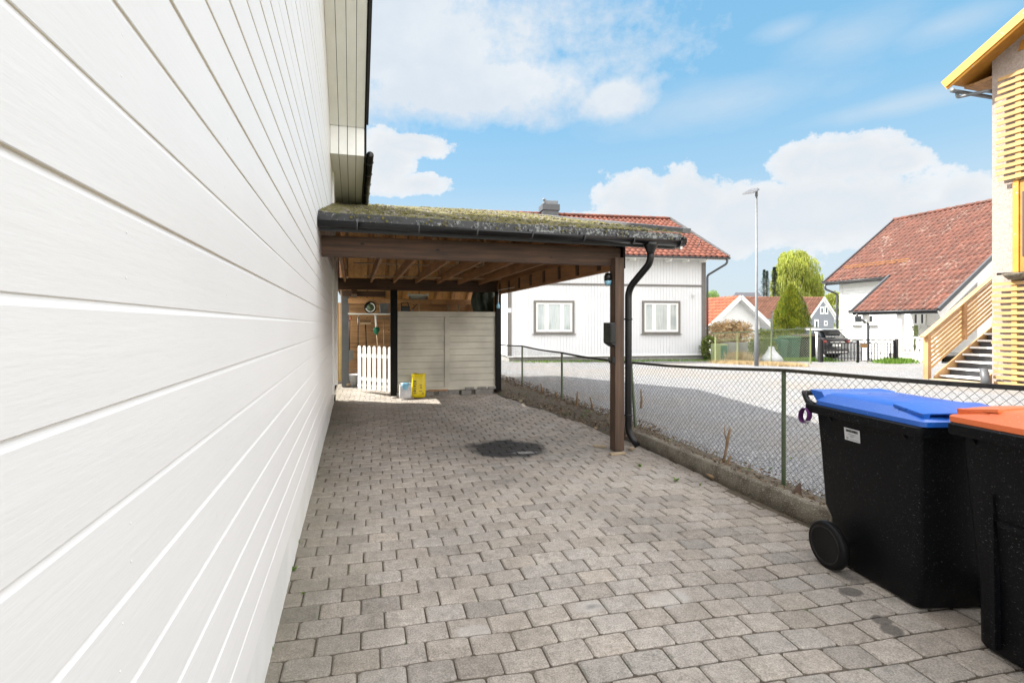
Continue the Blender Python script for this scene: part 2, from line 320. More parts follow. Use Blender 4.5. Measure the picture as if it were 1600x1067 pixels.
def mossroof_m():
    m, nt, b = NW('mossy_roofing_felt'); co = nd(nt, 'ShaderNodeTexCoord').outputs['Object']
    c = ramp(nt, noise(nt, co, 60, 4, .7), [(.35, (.20, .18, .155)), (.65, (.31, .28, .235))])
    n = mth(nt, 'ADD', noise(nt, co, 6, 7, .78, (1, .55, 1)), mth(nt, 'MULTIPLY', noise(nt, co, 26, 3, .6), .16))
    f = ramp(nt, n, [(.50, 0), (.57, 1)]); mc = ramp(nt, noise(nt, co, 9, 5, .7), [(.3, (.04, .042, .014)), (.45, (.085, .082, .022)), (.55, (.18, .15, .035)), (.65, (.10, .10, .028)), (.75, (.19, .11, .045))])
    c = mix(nt, f, c, mc); nt.links.new(c, b.inputs['Base Color']); b.inputs['Roughness'].default_value = .95
    bump(nt, b, mth(nt, 'ADD', f, noise(nt, co, 90, 3)), .9, .02); return m
def fascia_m():
    m, nt, b = NW('lichened_black_fascia'); co = nd(nt, 'ShaderNodeTexCoord').outputs['Object']
    c = ramp(nt, noise(nt, co, 2.2, 5, .6), [(.4, (.012, .013, .015)), (.6, (.028, .03, .032))])
    sx = nd(nt, 'ShaderNodeSeparateXYZ'); nt.links.new(co, sx.inputs[0]); 
    f = ramp(nt, mth(nt, 'ADD', noise(nt, co, 28, 5, .7), mth(nt, 'ADD', mth(nt, 'MULTIPLY', noise(nt, co, 1.6, 2), .3), mth(nt, 'MULTIPLY', sx.outputs[0], .022))), [(.735, 0), (.79, .7)])
    c = mix(nt, f, c, (.30, .31, .30)); f2 = ramp(nt, noise(nt, co, 17, 4, .7), [(.6, 0), (.64, 1)]); c = mix(nt, mth(nt, 'MULTIPLY', f2, .8), c, (.03, .04, .012))
    nt.links.new(c, b.inputs['Base Color']); b.inputs['Roughness'].default_value = .5; bump(nt, b, f2, .6, .01); return m
M['paver'] = paver_m(); M['gravel'] = gravel_m(); M['ground'] = ground_m(); M['sand'] = sand_m(); M['moss'] = mossroof_m(); M['fascia'] = fascia_m()
M['gstone'] = None
def stone_m():
    m, nt, b = NW('gravel_stones'); g = nd(nt, 'ShaderNodeNewGeometry')
    nt.links.new(ramp(nt, g.outputs['Random Per Island'], [(0, (.12, .127, .14)), (.5, (.26, .266, .278)), (.85, (.38, .385, .39)), (1, (.56, .56, .56))]), b.inputs['Base Color']); b.inputs['Roughness'].default_value = .85; return m
M['gstone'] = stone_m()
M['litter'] = leaf_m('dry_leaf_litter', (.16, .10, .05), (.09, .06, .035), (.26, .19, .11), 8, .1)
M['straw'] = leaf_m('dry_straw_grass', (.52, .40, .22), (.42, .30, .15), (.60, .48, .28), 8, .2)
M['grass'] = leaf_m('fresh_green_grass', (.10, .22, .02), (.17, .30, .03), (.08, .16, .02), 6, .4)
M['thuja'] = leaf_m('thuja_foliage', (.10, .15, .015), (.19, .24, .02), (.34, .33, .03), 2.2)
M['willow'] = leaf_m('yellow_green_willow_leaves', (.36, .38, .05), (.26, .32, .05), (.44, .44, .09), .5, .45)
M['spruce'] = leaf_m('dark_spruce_needles', (.025, .05, .03), (.035, .065, .035), (.02, .04, .02), .6, .1)
M['beech'] = leaf_m('dry_beech_leaves', (.58, .42, .22), (.48, .33, .17), (.68, .50, .28), 2, .2)
M['hedge'] = leaf_m('green_hedge_leaves', (.12, .17, .02), (.17, .21, .03), (.09, .13, .02), 2, .3)
M['tree'] = leaf_m('spring_tree_leaves', (.17, .28, .05), (.22, .33, .06), (.13, .22, .04), .8, .4)

# ================================================================ SETTING
def ground_z(x, y):
    t = x * SN + y * CS; s = max(0.0, min(1.0, (t - 18.6) / 5.0)); s2 = max(0, min(1, (t - 25) / 10.))
    return .055 - .17 * s * s * (3 - 2 * s) - .25 * s2
b = MB(); b.quad((-900, -900, -.75), (1200, -900, -.75), (1200, 1300, -.75), (-900, 1300, -.75)); b.build('ground', M['ground'], kind='structure')
# gravel lot as a gently falling sheet
b = MB(); xs = [3.56, 4.2, 5, 6, 7, 8, 10, 12, 14, 16, 18, 20, 22, 24, 27, 30, 34, 40, 48, 60]; ys = [-6, -2, 0, 2, 4, 6, 8, 10, 12, 13, 14, 15, 16, 17, 18, 19, 20, 21, 22, 24, 26, 28, 32, 38, 46, 58, 75]
b.sm = True; n = len(xs); b.add([(x, y, ground_z(x, y)) for y in ys for x in xs], [(j * n + i, j * n + i + 1, (j + 1) * n + i + 1, (j + 1) * n + i) for j in range(len(ys) - 1) for i in range(n - 1)])
b.build('gravel_yard', M['gravel'], kind='structure', recalc=False)
b = MB(); b.quad((-12, 13.7, .0), (3.56, 13.7, .0), (3.56, 60, -.2), (-12, 60, -.2)); b.build('back_garden', M['ground'], kind='structure')
# loose stones over the near part of the yard
b = MB()
def stone(b, x, y, z, s):
    a = U(0, 6.28); k = [(math.cos(a + i * 1.5708 + U(-.3, .3)) * s * U(.7, 1.2), math.sin(a + i * 1.5708 + U(-.3, .3)) * s * U(.6, 1.0)) for i in range(4)]
    h = s * U(.5, 1.0); ox, oy = U(-.3, .3) * s, U(-.3, .3) * s
    v = [(x + p[0], y + p[1], z - .004) for p in k] + [(x + p[0] * .55 + ox, y + p[1] * .55 + oy, z + h * U(.75, 1.1)) for p in k]
    b.add(v, [(4, 5, 6, 7), (0, 1, 5, 4), (1, 2, 6, 5), (2, 3, 7, 6), (3, 0, 4, 7)])
for i in range(30000):
    t = U(0, 1); y = 2.0 + 10.5 * t ** 1.25; x = 3.62 + U(0, 1) ** 1.3 * (3.2 + .35 * y); stone(b, x, y, ground_z(x, y), U(.005, .011))
b.build('loose_gravel', M['gstone'], kind='stuff', label='loose crushed grey stones lying on the gravel yard')
# pavers
b = MB(); rz = math.radians(-3.0); ce, se = math.cos(rz), math.sin(rz)
def uz(x, y): return .010 * math.sin(x * 2.1 + .6) * math.cos(y * .9) + .006 * math.sin(y * 2.3 + x) - .012 * math.exp(-((x - .75) ** 2 + 0) / .05) - .010 * math.exp(-((x - 2.3) ** 2) / .05) - .02 * math.exp(-((x - 1.8) ** 2 + (y - 5.65) ** 2) / .35)
PL, PW = .2105, .1415
for j in range(-6, 104):
    off = (j % 2) * PL / 2 + .012 * math.sin(j * 1.7)
    for i in range(-5, 22):
        u0 = -.37 + i * PL + off; v0 = .2 + j * PW
        wb = .02 * math.sin(u0 * 1.15 + .3 * math.sin(v0)) + .003 * math.sin(u0 * 3.1 + v0)
        cx, cy = u0 + PL / 2, v0 + PW / 2 + wb; hx, hy = PL / 2 - U(.0025, .0048), PW / 2 - U(.0025, .0048)
        X = cx * ce - cy * se - .25; Y = cx * se + cy * ce
        lim = 3.345 + .035 * (max(0, Y - 2.8)) if Y < 5.9 else 3.42 - .09 * (Y - 5.9) + .05 * math.sin(Y * 5)
        if Y > 12.9 or Y < .15 or X + hx < -.36 or X - hx > lim: continue
        a = rz + .023 * math.cos(u0 * 1.15 + .3 * math.sin(v0)) + U(-.010, .010); ca, sa = math.cos(a), math.sin(a); z0 = uz(X, Y) + U(-.0013, .0013); tx, ty = (uz(X + .05, Y) - uz(X - .05, Y)) / .1 + U(-.005, .005), (uz(X, Y + .05) - uz(X, Y - .05)) / .1 + U(-.007, .007); xl = -.368; crn = U(.006, .016); z0 -= .004 if R() < .04 else 0
        vs = []
        for (sx_, zz, k) in ((1.0, -.03, 0), (1.0, -.0065, 1), (.90, 0, 2)):
            ins = 0 if k < 2 else .0085
            hx2, hy2 = hx - ins, hy - ins; cr = crn if k < 2 else crn * 1.15
            for (qx, qy) in ((-hx2 + cr, -hy2), (hx2 - cr, -hy2), (hx2, -hy2 + cr), (hx2, hy2 - cr), (hx2 - cr, hy2), (-hx2 + cr, hy2), (-hx2, hy2 - cr), (-hx2, -hy2 + cr)):
                x = X + qx * ca - qy * sa; y = Y + qx * sa + qy * ca
                vs.append((min(max(x, xl), lim), y, z0 + zz + qx * tx + qy * ty + (U(-.0009, .0009) if k else 0)))
        br = U(.88, 1.10) if R() < .93 else U(.74, .86); w = U(-.02, .03); b.col = (br * (1 + w), br, br * (1 - w), 1)
        fs = [tuple(16 + q for q in range(8))] + [(q, (q + 1) % 8, 8 + (q + 1) % 8, 8 + q) for q in range(8)] + [(8 + q, 8 + (q + 1) % 8, 16 + (q + 1) % 8, 16 + q) for q in range(8)]
        b.add(vs, fs)
b.build('paving', M['paver'], kind='structure', recalc=False)
b = MB(); b.sm = True; xs = [-.40 + .1 * i for i in range(42)]; ys = [-1 + .15 * j for j in range(98)]; n = len(xs)
b.add([(x, y, (uz(x, y) if x < 3.3 else 0) - .0125) for y in ys for x in xs], [(j * n + i, j * n + i + 1, (j + 1) * n + i + 1, (j + 1) * n + i) for j in range(len(ys) - 1) for i in range(n - 1)])
b.build('paving_bed', M['sand'], kind='structure', recalc=False)
# kerb
b = MB(); k0, k1 = Vector((3.46, 5.72, 0)), Vector((3.33, 2.75, 0)); k2 = Vector((3.20, -.5, 0))
b.sm = True
for (p, q) in ((k0, k1), (k1, k2)):
    N = 40; rings = []
    for i in range(N + 1):
        c = p.lerp(q, i / N); w = lambda s: s * U(-1, 1)
        rings.append([(c.x + x + w(.004), c.y, z + w(.004)) for x, z in ((0, -.05), (.004, .07), (.012, .135), (.03, .15), (.09, .152), (.12, .14), (.125, -.05))])
    b.loft(rings)
b.build('kerb', M['aggregate'], kind='structure')
# soil strip with litter beside the fence
b = MB(); b.sm = True; N = 60
vs = []; fs = []; cols = 9
for j in range(N + 1):
    y = 5.7 + 8 * j / N; xl = 3.40 - .09 * max(0, y - 5.9) + .04 * math.sin(y * 5)
    for i in range(cols):
        s = i / (cols - 1); x = xl + s * (4.15 - xl); vs.append((x, y, -.008 + .065 * math.sin(math.pi * min(1, s * 1.15)) ** .8 + U(0, .02) + .045 * s))
b.add(vs, [(j * cols + i, j * cols + i + 1, (j + 1) * cols + i + 1, (j + 1) * cols + i) for j in range(N) for i in range(cols - 1)])
vs = []
for j in range(N + 1):
    y = -1 + 6.75 * j / N; xk = 3.46 + (y - 5.72) * .0438 + .11
    for i in range(5): s = i / 4; vs.append((xk + s * .32, y, .115 - .05 * s + U(0, .018)))
b.add(vs, [(j * 5 + i, j * 5 + i + 1, (j + 1) * 5 + i + 1, (j + 1) * 5 + i) for j in range(N) for i in range(4)])
b.build('soil_strip', M['sand'], kind='structure', recalc=False)
def leafq(b, p, s, up=.5, asp=.55):
    d = Vector((U(-1, 1), U(-1, 1), U(-1, 1) * up)).normalized(); e = d.cross(Vector((U(-1, 1), U(-1, 1), U(-1, 1)))).normalized(); p = Vector(p)
    b.add([p - d * s, p + e * s * asp, p + d * s, p - e * s * asp], [(0, 1, 2, 3)])
b = MB()
for i in range(5200):
    y = 5.6 + 7.9 * R(); xl = 3.36 - .09 * max(0, y - 5.9); x = xl + (4.1 - xl) * R() ** .9; s = (x - xl) / (4.1 - xl); leafq(b, (x, y, .03 + .06 * s + U(0, .03)), U(.008, .028), .35)
for i in range(3000):
    y = -.5 + 6.3 * R(); xk = 3.46 + (y - 5.72) * .0438; x = xk + .05 + .42 * R() ** 1.2; leafq(b, (x, y, .155 if x < xk + .12 else .13 - .05 * (x - xk)), U(.005, .018), .3)
for i in range(700):
    y = U(1.5, 6.5); leafq(b, (3.33 - .25 * R() ** 2, y, .012), U(.004, .009), .2)
for i in range(260):
    x, y = U(3.5, 3.95), U(5.8, 12.5); p = Vector((x, y, .06)); q = p + Vector((U(-.15, .15), U(-.15, .15), U(.01, .08))); b.tube([p, q], .003, 4)
b.build('leaf_litter', M['litter'], kind='stuff', label='dry brown leaves and twigs along the foot of the fence', recalc=False)
# ================================================================ LEFT WHITE HOUSE (the wall beside the camera)
WX = -.335; HY = 10.1
lh = thing('white_house', 'white house with lapped board wall running along the left side of the driveway', 'house', (WX, 5, 0))
def gz(y):                       # underside of the gable verge
    return 7.75 - .53 * abs(y - 1.32)
SP = .1472; Z0 = 1.533 - 8 * SP
def siding_profile(y0, y1, dx=0):
    """lapped boards between y0 and y1, cut under the verge"""
    b = MB(); nb = 50
    for k in range(nb):
        z = Z0 + k * SP
        prof = [(-.011, z - .001), (-.0012, z), (.0, z + .0012), (.0005, z + SP * .5), (.0, z + SP - .013), (-.0014, z + SP - .010), (-.0038, z + SP - .005), (-.0048, z + SP)]
        segs = [y0]; y = y0 + 99
        while y < y1: segs.append(y); y += U(2.5, 4.6)
        segs.append(y1)
        for a, c in zip(segs[:-1], segs[1:]):
            if z + SP > gz(c) + .3 and z + SP > gz(a) + .3 and not (a < 1.3 < c): continue
            jx = U(-.0012, .0012); n = len(prof)
            vs = [(WX + dx + x + jx, yy, zz) for yy in (a + .0004, c - .0004) for x, zz in prof]
            b.add(vs, [(i, i + 1, n + i + 1, n + i) for i in range(1, n - 1)]); b.mi = 1; b.add(vs[:2] + vs[n:n + 2], [(0, 1, 3, 2)]); b.mi = 0
    return b
b = siding_profile(-2.2, 8.36); b.build('wall', [M['siding'], M['lip']], lh, recalc=False)
b = siding_profile(8.44, HY + .02); b.build('wall', [M['siding'], M['lip']], lh, recalc=False, label='white board section beyond the upright cover strip')
b = MB(); b.box((WX + .004, 8.40, 2.2), (.05, .075, 3.7)); b.build('cover_strip', M['white'], lh, .003); b = MB(); b.bb((WX - .02, HY - .0, .3), (WX + .035, HY + .08, 3.95)); b.build('corner_board', M['white'], lh, .003)
b = MB()
for k in range(36):
    y = -1 + (k % 3) * .03
    while y < 8.2:
        for dz in (.045, .105):
            z = Z0 + k * SP + dz + U(-.006, .006)
            if z < gz(y) - .05: b.lathe((WX - .0002, y + U(-.01, .01), z), [(.0024, 0), (.002, .0002), (0, .0003)], 6, (1, 0, 0))
        y += .6
b.build('nail_heads', M['white'], lh)
b = MB(); b.bb((-9, -2.2, -.3), (WX - .03, HY - .001, 3.9)); b.prism([(-9, -2.2, 3.9), (-9, HY - .05, 3.9), (-9, 7.6, 4.35), (-9, 1.32, 7.68), (-9, -2.2, 5.8)], (9 + WX - .03, 0, 0)); b.build('house_body', M['white'], lh)
b = MB(); b.bb((WX - .035, -2.2, -.1), (WX - .031 + .004, HY - .01, Z0 + .004)); b.build('foundation', M['foundation'], lh)
# verge: soffit strips, sloping; end face; level eave box
XO = .165
def strips(b, pts, n=4, x0=WX, x1=XO, gap=.007, th=.02):
    w = (x1 - x0) / n
    for i in range(n):
        a, c = x0 + i * w + gap / 2, x0 + (i + 1) * w - gap / 2
        for (p, q) in zip(pts[:-1], pts[1:]):
            b.add([(a, p[0], p[1]), (c, p[0], p[1]), (c, q[0], q[1]), (a, q[0], q[1]), (a, p[0], p[1] + th), (c, p[0], p[1] + th), (c, q[0], q[1] + th), (a, q[0], q[1] + th)],
                  [(0, 1, 2, 3), (4, 7, 6, 5), (0, 4, 5, 1), (1, 5, 6, 2), (2, 6, 7, 3), (3, 7, 4, 0)])
b = MB(); strips(b, [(-2.2, gz(-2.2)), (1.32, gz(1.32)), (7.5, gz(7.5))]); strips(b, [(7.56, 4.06), (HY + .2, 3.96)]); b.build('soffit', M['soffit'], lh)
b = MB(); w = (XO - WX) / 4
for i in range(4): b.bb((WX + i * w + .005, 7.515, 4.055), (WX + (i + 1) * w - .005, 7.545, gz(7.5) + .02))
b.build('soffit_end_face', M['white'], lh)
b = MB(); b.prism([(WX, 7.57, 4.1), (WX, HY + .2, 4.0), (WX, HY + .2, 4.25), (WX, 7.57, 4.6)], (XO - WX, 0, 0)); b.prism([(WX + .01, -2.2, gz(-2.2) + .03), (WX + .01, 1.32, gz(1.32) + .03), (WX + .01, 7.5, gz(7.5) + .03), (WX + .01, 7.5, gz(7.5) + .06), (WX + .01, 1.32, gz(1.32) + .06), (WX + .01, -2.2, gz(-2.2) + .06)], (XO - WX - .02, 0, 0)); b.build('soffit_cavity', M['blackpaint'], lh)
b = MB()
for (p, q) in (((-2.2, gz(-2.2)), (1.32, gz(1.32))), ((1.32, gz(1.32)), (7.52, gz(7.5)))):
    b.prism([(XO + .002, p[0], p[1] - .02), (XO + .002, q[0], q[1] - .02), (XO + .002, q[0], q[1] + .2), (XO + .002, p[0], p[1] + .2)], (.016, 0, 0))
b.prism([(XO + .002, 7.52, 4.04), (XO + .002, HY + .22, 3.93), (XO + .002, HY + .22, 4.25), (XO + .002, 7.52, 4.6)], (.028, 0, 0)); b.build('verge_board', M['blackpaint'], lh)
b = MB()
for (p, q) in (((-2.6, gz(-2.6)), (1.32, gz(1.32))), ((1.32, gz(1.32)), (7.6, gz(7.6)))):
    b.prism([(-9.2, p[0], p[1] + .14), (-9.2, q[0], q[1] + .14), (-9.2, q[0], q[1] + .22), (-9.2, p[0], p[1] + .22)], (9.2 + XO + .06, 0, 0))
b.prism([(-9.2, 7.5, 4.62), (-9.2, HY + .3, 4.22), (-9.2, HY + .3, 4.30), (-9.2, 7.5, 4.70)], (9.2 + XO + .03, 0, 0)); b.build('roof', M['darkroof'], lh)
def halfpipe(b, a, c, r, n=8, th=.004):   # open gutter from a to c
    a, c = Vector(a), Vector(c); d = (c - a).normalized(); s = d.cross(Vector((0, 0, 1))).normalized(); rings = []
    for p in (a, c):
        o = [p + s * (math.cos(math.pi * k / n) * r) - Vector((0, 0, math.sin(math.pi * k / n) * r)) for k in range(n + 1)]
        i = [p + s * (math.cos(math.pi * k / n) * (r - th)) - Vector((0, 0, math.sin(math.pi * k / n) * (r - th) - .0)) for k in range(n, -1, -1)]
        rings.append(o + i)
    b.sm = True; b.loft(rings, True, True); b.sm = False
    for p in (a, c): b.lathe(p - d * .002, [(0.001, 0), (r, 0), (r, .004), (.001, .004)], 16, d)
b = MB(); halfpipe(b, (XO + .085, 7.58, 4.10), (XO + .085, HY + .25, 4.02), .055); g = b.build('gutter', M['gutter'], lh)
for i in range(5): b = MB(); b.tube([(XO + .085 + .061 * math.cos(a), 7.85 + .55 * i, 4.09 - .018 * i + .061 * math.sin(a)) for a in [math.pi + k * math.pi / 8 for k in range(9)]], .006, 5); b.build('gutter_bracket', M['greytrim'], lh)
# little vent flap at the foot of the wall
b = MB(); b.box((WX + .012, 9.2, .17), (.02, .25, .09)); b.build('air_vent', M['blackpaint'], lh, .003)

# ================================================================ CARPORT
def gm(y): return y     # (keeps y readable)
cp = thing('carport', 'open timber carport with mossy pitched roof leaning against the white house', 'carport', (1.7, 8, 0))
RX0, RX1, RY0, RYR, RY1 = WX + .01, 3.80, 5.0, 11.2, 13.75; ZE, ZR, ZB = 2.55, 4.20, 2.02
def skew(x): return -.016 * (x - WX)          # the front is slightly out of square
def rz_(y): return ZE + (ZR - ZE) * (y - RY0) / (RYR - RY0) if y <= RYR else ZR + (ZB - ZR) * (y - RYR) / (RY1 - RYR)
def eave_z(x): return ZE - .022 * (x - RX0) / (RX1 - RX0) + .012 * (1 - (x - RX0) / (RX1 - RX0))
b = MB(); nx, ny = 90, 100; b.sm = True; vs = []
for j in range(ny + 1):
    y = RY0 - .02 + (RYR - RY0 + .02) * j / ny
    for i in range(nx + 1):
        x = RX0 + (RX1 - RX0) * i / nx; k = max(0, 1 - j / ny); z = rz_(y) + (eave_z(x) - ZE) * k + .035
        z += (x - 1.7) * .012 + .05 * math.exp(-((x - RX0) / .12)) * (1 if j else 1) + .006 * math.sin(j * 6.28 / 7) + U(0, .013)
        vs.append((x, y + skew(x) * k + .25 * k * math.exp(-((x - RX0) / .2)) * 0, z))
b.add(vs, [(j * (nx + 1) + i, j * (nx + 1) + i + 1, (j + 1) * (nx + 1) + i + 1, (j + 1) * (nx + 1) + i) for j in range(ny) for i in range(nx)])
vs = [(x, y, rz_(y) + .035) for y in (RYR, RY1) for x in (RX0, RX1)]; b.add(vs, [(0, 1, 3, 2)])
b.build('roof_covering', M['moss'], cp, recalc=False)
# moss tufts
b = MB()
for i in range(5200):
    t = R() ** 1.6; y = RY0 + (RYR - RY0) * t; x = U(RX0 + .25, RX1 - .05); k = 1 - (y - RY0) / (RYR - RY0)
    if math.sin(x * 3.1 + 1) + math.sin(y * 2.3 + x * 5) + U(-1.2, 1.2) < .1: continue
    z = rz_(y) + (eave_z(x) - ZE) * k + .045 + (x - 1.7) * .012; s = U(.012, .042); p = Vector((x, y + skew(x) * k, z))
    b.add([p + Vector((-s, 0, 0)), p + Vector((0, -s, 0)), p + Vector((s, 0, 0)), p + Vector((0, s, 0)), p + Vector((0, 0, s * .7))], [(0, 1, 4), (1, 2, 4), (2, 3, 4), (3, 0, 4)])
for i in range(150):
    x = RX0 + .3 + (RX1 - RX0 - .4) * R(); k = skew(x); s = U(.008, .018)
    if math.sin(x * 9) + U(-1, 1) < .2: continue
    p = Vector((x, RY0 - .045 + k, eave_z(x) + .02 - R() ** 2 * .05)); b.add([p + Vector((-s, 0, 0)), p + Vector((0, -s * .5, -s)), p + Vector((s, 0, 0)), p + Vector((0, 0, s))], [(0, 1, 2), (0, 2, 3)])
o = b.build('moss_tufts', M['moss'], cp, recalc=False); o['kind'] = 'stuff'
# sheathing boards below
b = MB(); nb = 24; w = (RX1 - RX0) / nb
for i in range(nb):
    x0, x1 = RX0 + i * w + .003, RX0 + (i + 1) * w - .003
    for (ya, yb) in ((RY0 + .03, RYR), (RYR, RY1)):
        b.add([(x0, ya, rz_(ya) - .01), (x1, ya, rz_(ya) - .01), (x1, yb, rz_(yb) - .01), (x0, yb, rz_(yb) - .01), (x0, ya, rz_(ya) + .012), (x1, ya, rz_(ya) + .012), (x1, yb, rz_(yb) + .012), (x0, yb, rz_(yb) + .012)], [(0, 1, 2, 3), (4, 7, 6, 5), (0, 4, 5, 1), (1, 5, 6, 2), (2, 6, 7, 3), (3, 7, 4, 0)])
b.build('roof_sheathing', M['deck'], cp)
# fascia and gutter along the front
P0 = Vector((RX0, RY0 - .02, eave_z(RX0) + .0)); P1 = Vector((RX1 - .06, RY0 - .02 + skew(RX1), eave_z(RX1)))
b = MB(); b.bar(P0 + Vector((0, 0, -.02)), P1 + Vector((0, 0, -.02)), .03, .13); b.build('fascia', M['fascia'], cp, .003)
b = MB(); b.bar(P0 + Vector((0, .05, -.11)), P1 + Vector((-.05, .05, -.11)), .03, .035); b.build('batten', M['greytrim'], cp)
ga, gb = P0 + Vector((-.0, -.075, -.055)), P1 + Vector((-.02, -.075, -.055)); b = MB(); halfpipe(b, ga, gb, .06); gut = b.build('gutter', M['gutter'], cp)
for i in range(7):
    s = (.35 + i * .58) / 3.9; c = ga.lerp(gb, s); b = MB(); b.tube([c + Vector((0, .065 * math.cos(a), .065 * math.sin(a))) for a in [math.pi + k * math.pi / 8 for k in range(9)]], .007, 5); b.box(c + Vector((0, .05, .02)), (.025, .05, .05)); b.build('gutter_bracket', M['greytrim'], cp)
# verge flashing on the right, rising to the ridge
b = MB()
for (ya, yb) in ((RY0 - .09, RYR + .05), (RYR + .05, RY1)):
    b = MB(); b.bar((RX1 + .02, ya, rz_(ya) + .09), (RX1 + .02, yb, rz_(yb) + .09), .11, .06); b.build('verge_flashing', M['flash'], cp, .004)
b = MB(); b.bar((RX1 + .0, RY0 - .03, ZE - .07), (RX1 + .0, RYR, ZR - .07), .03, .15); b.build('verge_board', M['white'], cp); b = MB(); b.bar((RX1, RYR, ZR - .07), (RX1, RY1, ZB - .07), .03, .15); b.build('verge_board', M['white'], cp)
# beams
FY = 5.27; ZBM = 2.32
b = MB(); b.box(((WX + 3.1) / 2 + .01, FY + skew(1.4), ZBM), (3.1 - WX - .01, .07, .215), math.atan(-.016)); b.build('front_beam', M['beam'], cp, .006)
BY = 10.28; b = MB(); b.box(((WX + 3.1) / 2 + .02, BY, 2.345), (3.1 - WX - .02, .10, .24)); b.build('back_beam', M['beam'], cp, .006)
b = MB(); b.bar((3.10, FY + .02, 2.30), (3.10, BY + .02, 2.30), .06, .26); b.build('side_beam', M['beamy'], cp, .004)
b = MB(); b.box((3.14, FY - .03, 2.33), (.03, .16, .30)); b.build('steel_plate', M['blackpaint'], cp)
# closed gables on both sides
b = MB(); y = FY + .1
while y < 13.4:
    if y < 10.2 or y > 10.2: zz = min(rz_(y), rz_(y + .14)) - .03; b.bb((3.135, y, 2.405), (3.155, y + .136, max(zz, 2.42)))
    y += .14
b.build('gable_boards', M['beamy'], cp)
b = MB(); y = HY + .03
while y < 13.3: zz = min(rz_(y), rz_(y + .14)) - .03; b.bb((WX - .01, y, 2.30), (WX + .01, y + .136, max(zz, 2.32))); y += .14
b.build('gable_boards', M['beamy'], cp)
for k in range(8): b = MB(); b.bb((3.055, 5.6 + k * .62, 2.20), (3.067, 5.68 + k * .62, 2.40)); b.build('side_batten', M['beam'], cp)
# joists, rafters and webs
for i in range(8):
    x = -.10 + i * .46 if i else -.16
    zb = 2.455
    b = MB(); b.bar((x, FY + .06, zb), (x, BY + .3, zb), .042, .15); b.build('joist', M['beamy'], cp, .003)
    b = MB(); b.bar((x, RY0 + .05, rz_(RY0 + .05) - .065), (x, RYR, rz_(RYR) - .065), .042, .11); b.build('rafter', M['beamy'], cp)
    b = MB(); b.bar((x, RYR, ZR - .065), (x, RY1 - .1, rz_(RY1 - .1) - .065), .042, .11); b.build('rafter', M['beamy'], cp)
    b = MB(); b.bar((x + .044, 8.4, 2.45), (x + .044, 8.1, rz_(8.1) - .05), .03, .09); b.build('truss_web', M['lightwood'], cp); b = MB(); b.bar((x + .044, 10.0, 2.45), (x + .044, 10.7, rz_(10.7) - .05), .03, .09); b.build('truss_web', M['lightwood'], cp)
    b = MB(); b.bar((x, RY0 + .03, 2.475), (x, FY + .3, 2.53), .04, .05); b.build('rafter_tail', M['lightwood'], cp)
for (y, x0, x1, z) in ((7.2, .1, 1.25, 2.58), (8.7, 0, 2.6, 2.585), (9.7, .2, 3.0, 2.46)):
    b = MB(); b.box(((x0 + x1) / 2, y, z), (x1 - x0, .05, .022)); b.build('stored_lath', M['lightwood'], cp)
# posts
FPX = Vector((3.045, 5.15, 0)); b = MB(); b.bb((2.985, 5.10, .015), (3.105, 5.225, 2.30)); b.build('post', M['post'], cp, .006)
b = MB(); b.bb((.755, 10.22, .02), (.895, 10.35, 2.24)); b.build('post', M['blackpaint'], cp, .004, label='black painted post beside the picket gate')
b = MB(); b.bb((3.03, 10.16, .02), (3.15, 10.28, 2.24)); b.build('post', M['blackpaint'], cp, .004, label='black painted post at the right end of the partition')
q = G(540, 605); b = MB(); b.bb((q.x - .085, q.y - .06, .02), (q.x + .075, q.y + .06, 2.33)); b.build('post', M['greytrim'], cp, .004, label='grey post at the left of the tool store')
# partition wall between the black posts
X0, X1, PY = .90, 3.03, 10.24
a0 = (lambda px: ONL(px, 500, (0, PY), (1, 0))[0]); zf = (lambda py, px=700: ONL(px, py, (0, PY), (1, 0))[1])
zt, zb = zf(487), zf(609); b = MB(); nb = 11; zz0, zz1 = zf(604), zf(494.5)
for k in range(nb):
    z = zz0 + (zz1 - zz0) * k / nb; h = (zz1 - zz0) / nb
    b.add([(x, y, z_) for x in (X0, X1) for (y, z_) in ((PY - .018, z), (PY - .013, z + h - .012), (PY - .002, z + h - .008), (PY - .002, z + h), (PY + .02, z + h), (PY + .02, z))], [(0, 1, 7, 6), (1, 2, 8, 7), (2, 3, 9, 8), (3, 4, 10, 9), (4, 5, 11, 10), (5, 0, 6, 11), (0, 5, 4, 3, 2, 1), (6, 7, 8, 9, 10, 11)])
b.build('partition_wall', M['cream'], cp)
b = MB(); b.bb((X0, PY - .045, zz1), (X1 - .005, PY + .03, zt)); b.bb((X0, PY - .045, zb), (X1 - .005, PY + .03, zz0)); xm = a0(698); b.bb((xm - .052, PY - .042, zz0), (xm + .052, PY - .019, zz1)); xr = a0(774); b.bb((xr - .03, PY - .034, zz0), (X1 - .006, PY - .019, zz1)); b.build('partition_frame', M['cream'], cp, .004)
for i, x in enumerate([1.0, 1.28, 1.55, 1.86, 2.12, 2.38, 2.66, 2.9]):
    b = MB(); b.box((x + U(-.03, .03), PY + U(-.03, .04), .05), (.22, .14, .10), U(-.12, .12)); b.build('footing_block', M['stone'], cp, .008)
    if i in (5, 6, 7): b = MB(); b.box((x + .06, PY - .01, .13), (.2, .12, .055), U(-.1, .1)); b.build('footing_block', M['stone'], cp, .008)
b = MB(); b.box((1.75, PY - .06, .115), (.42, .06, .03)); b.build('footing_plank', M['backwood'], cp, .004)
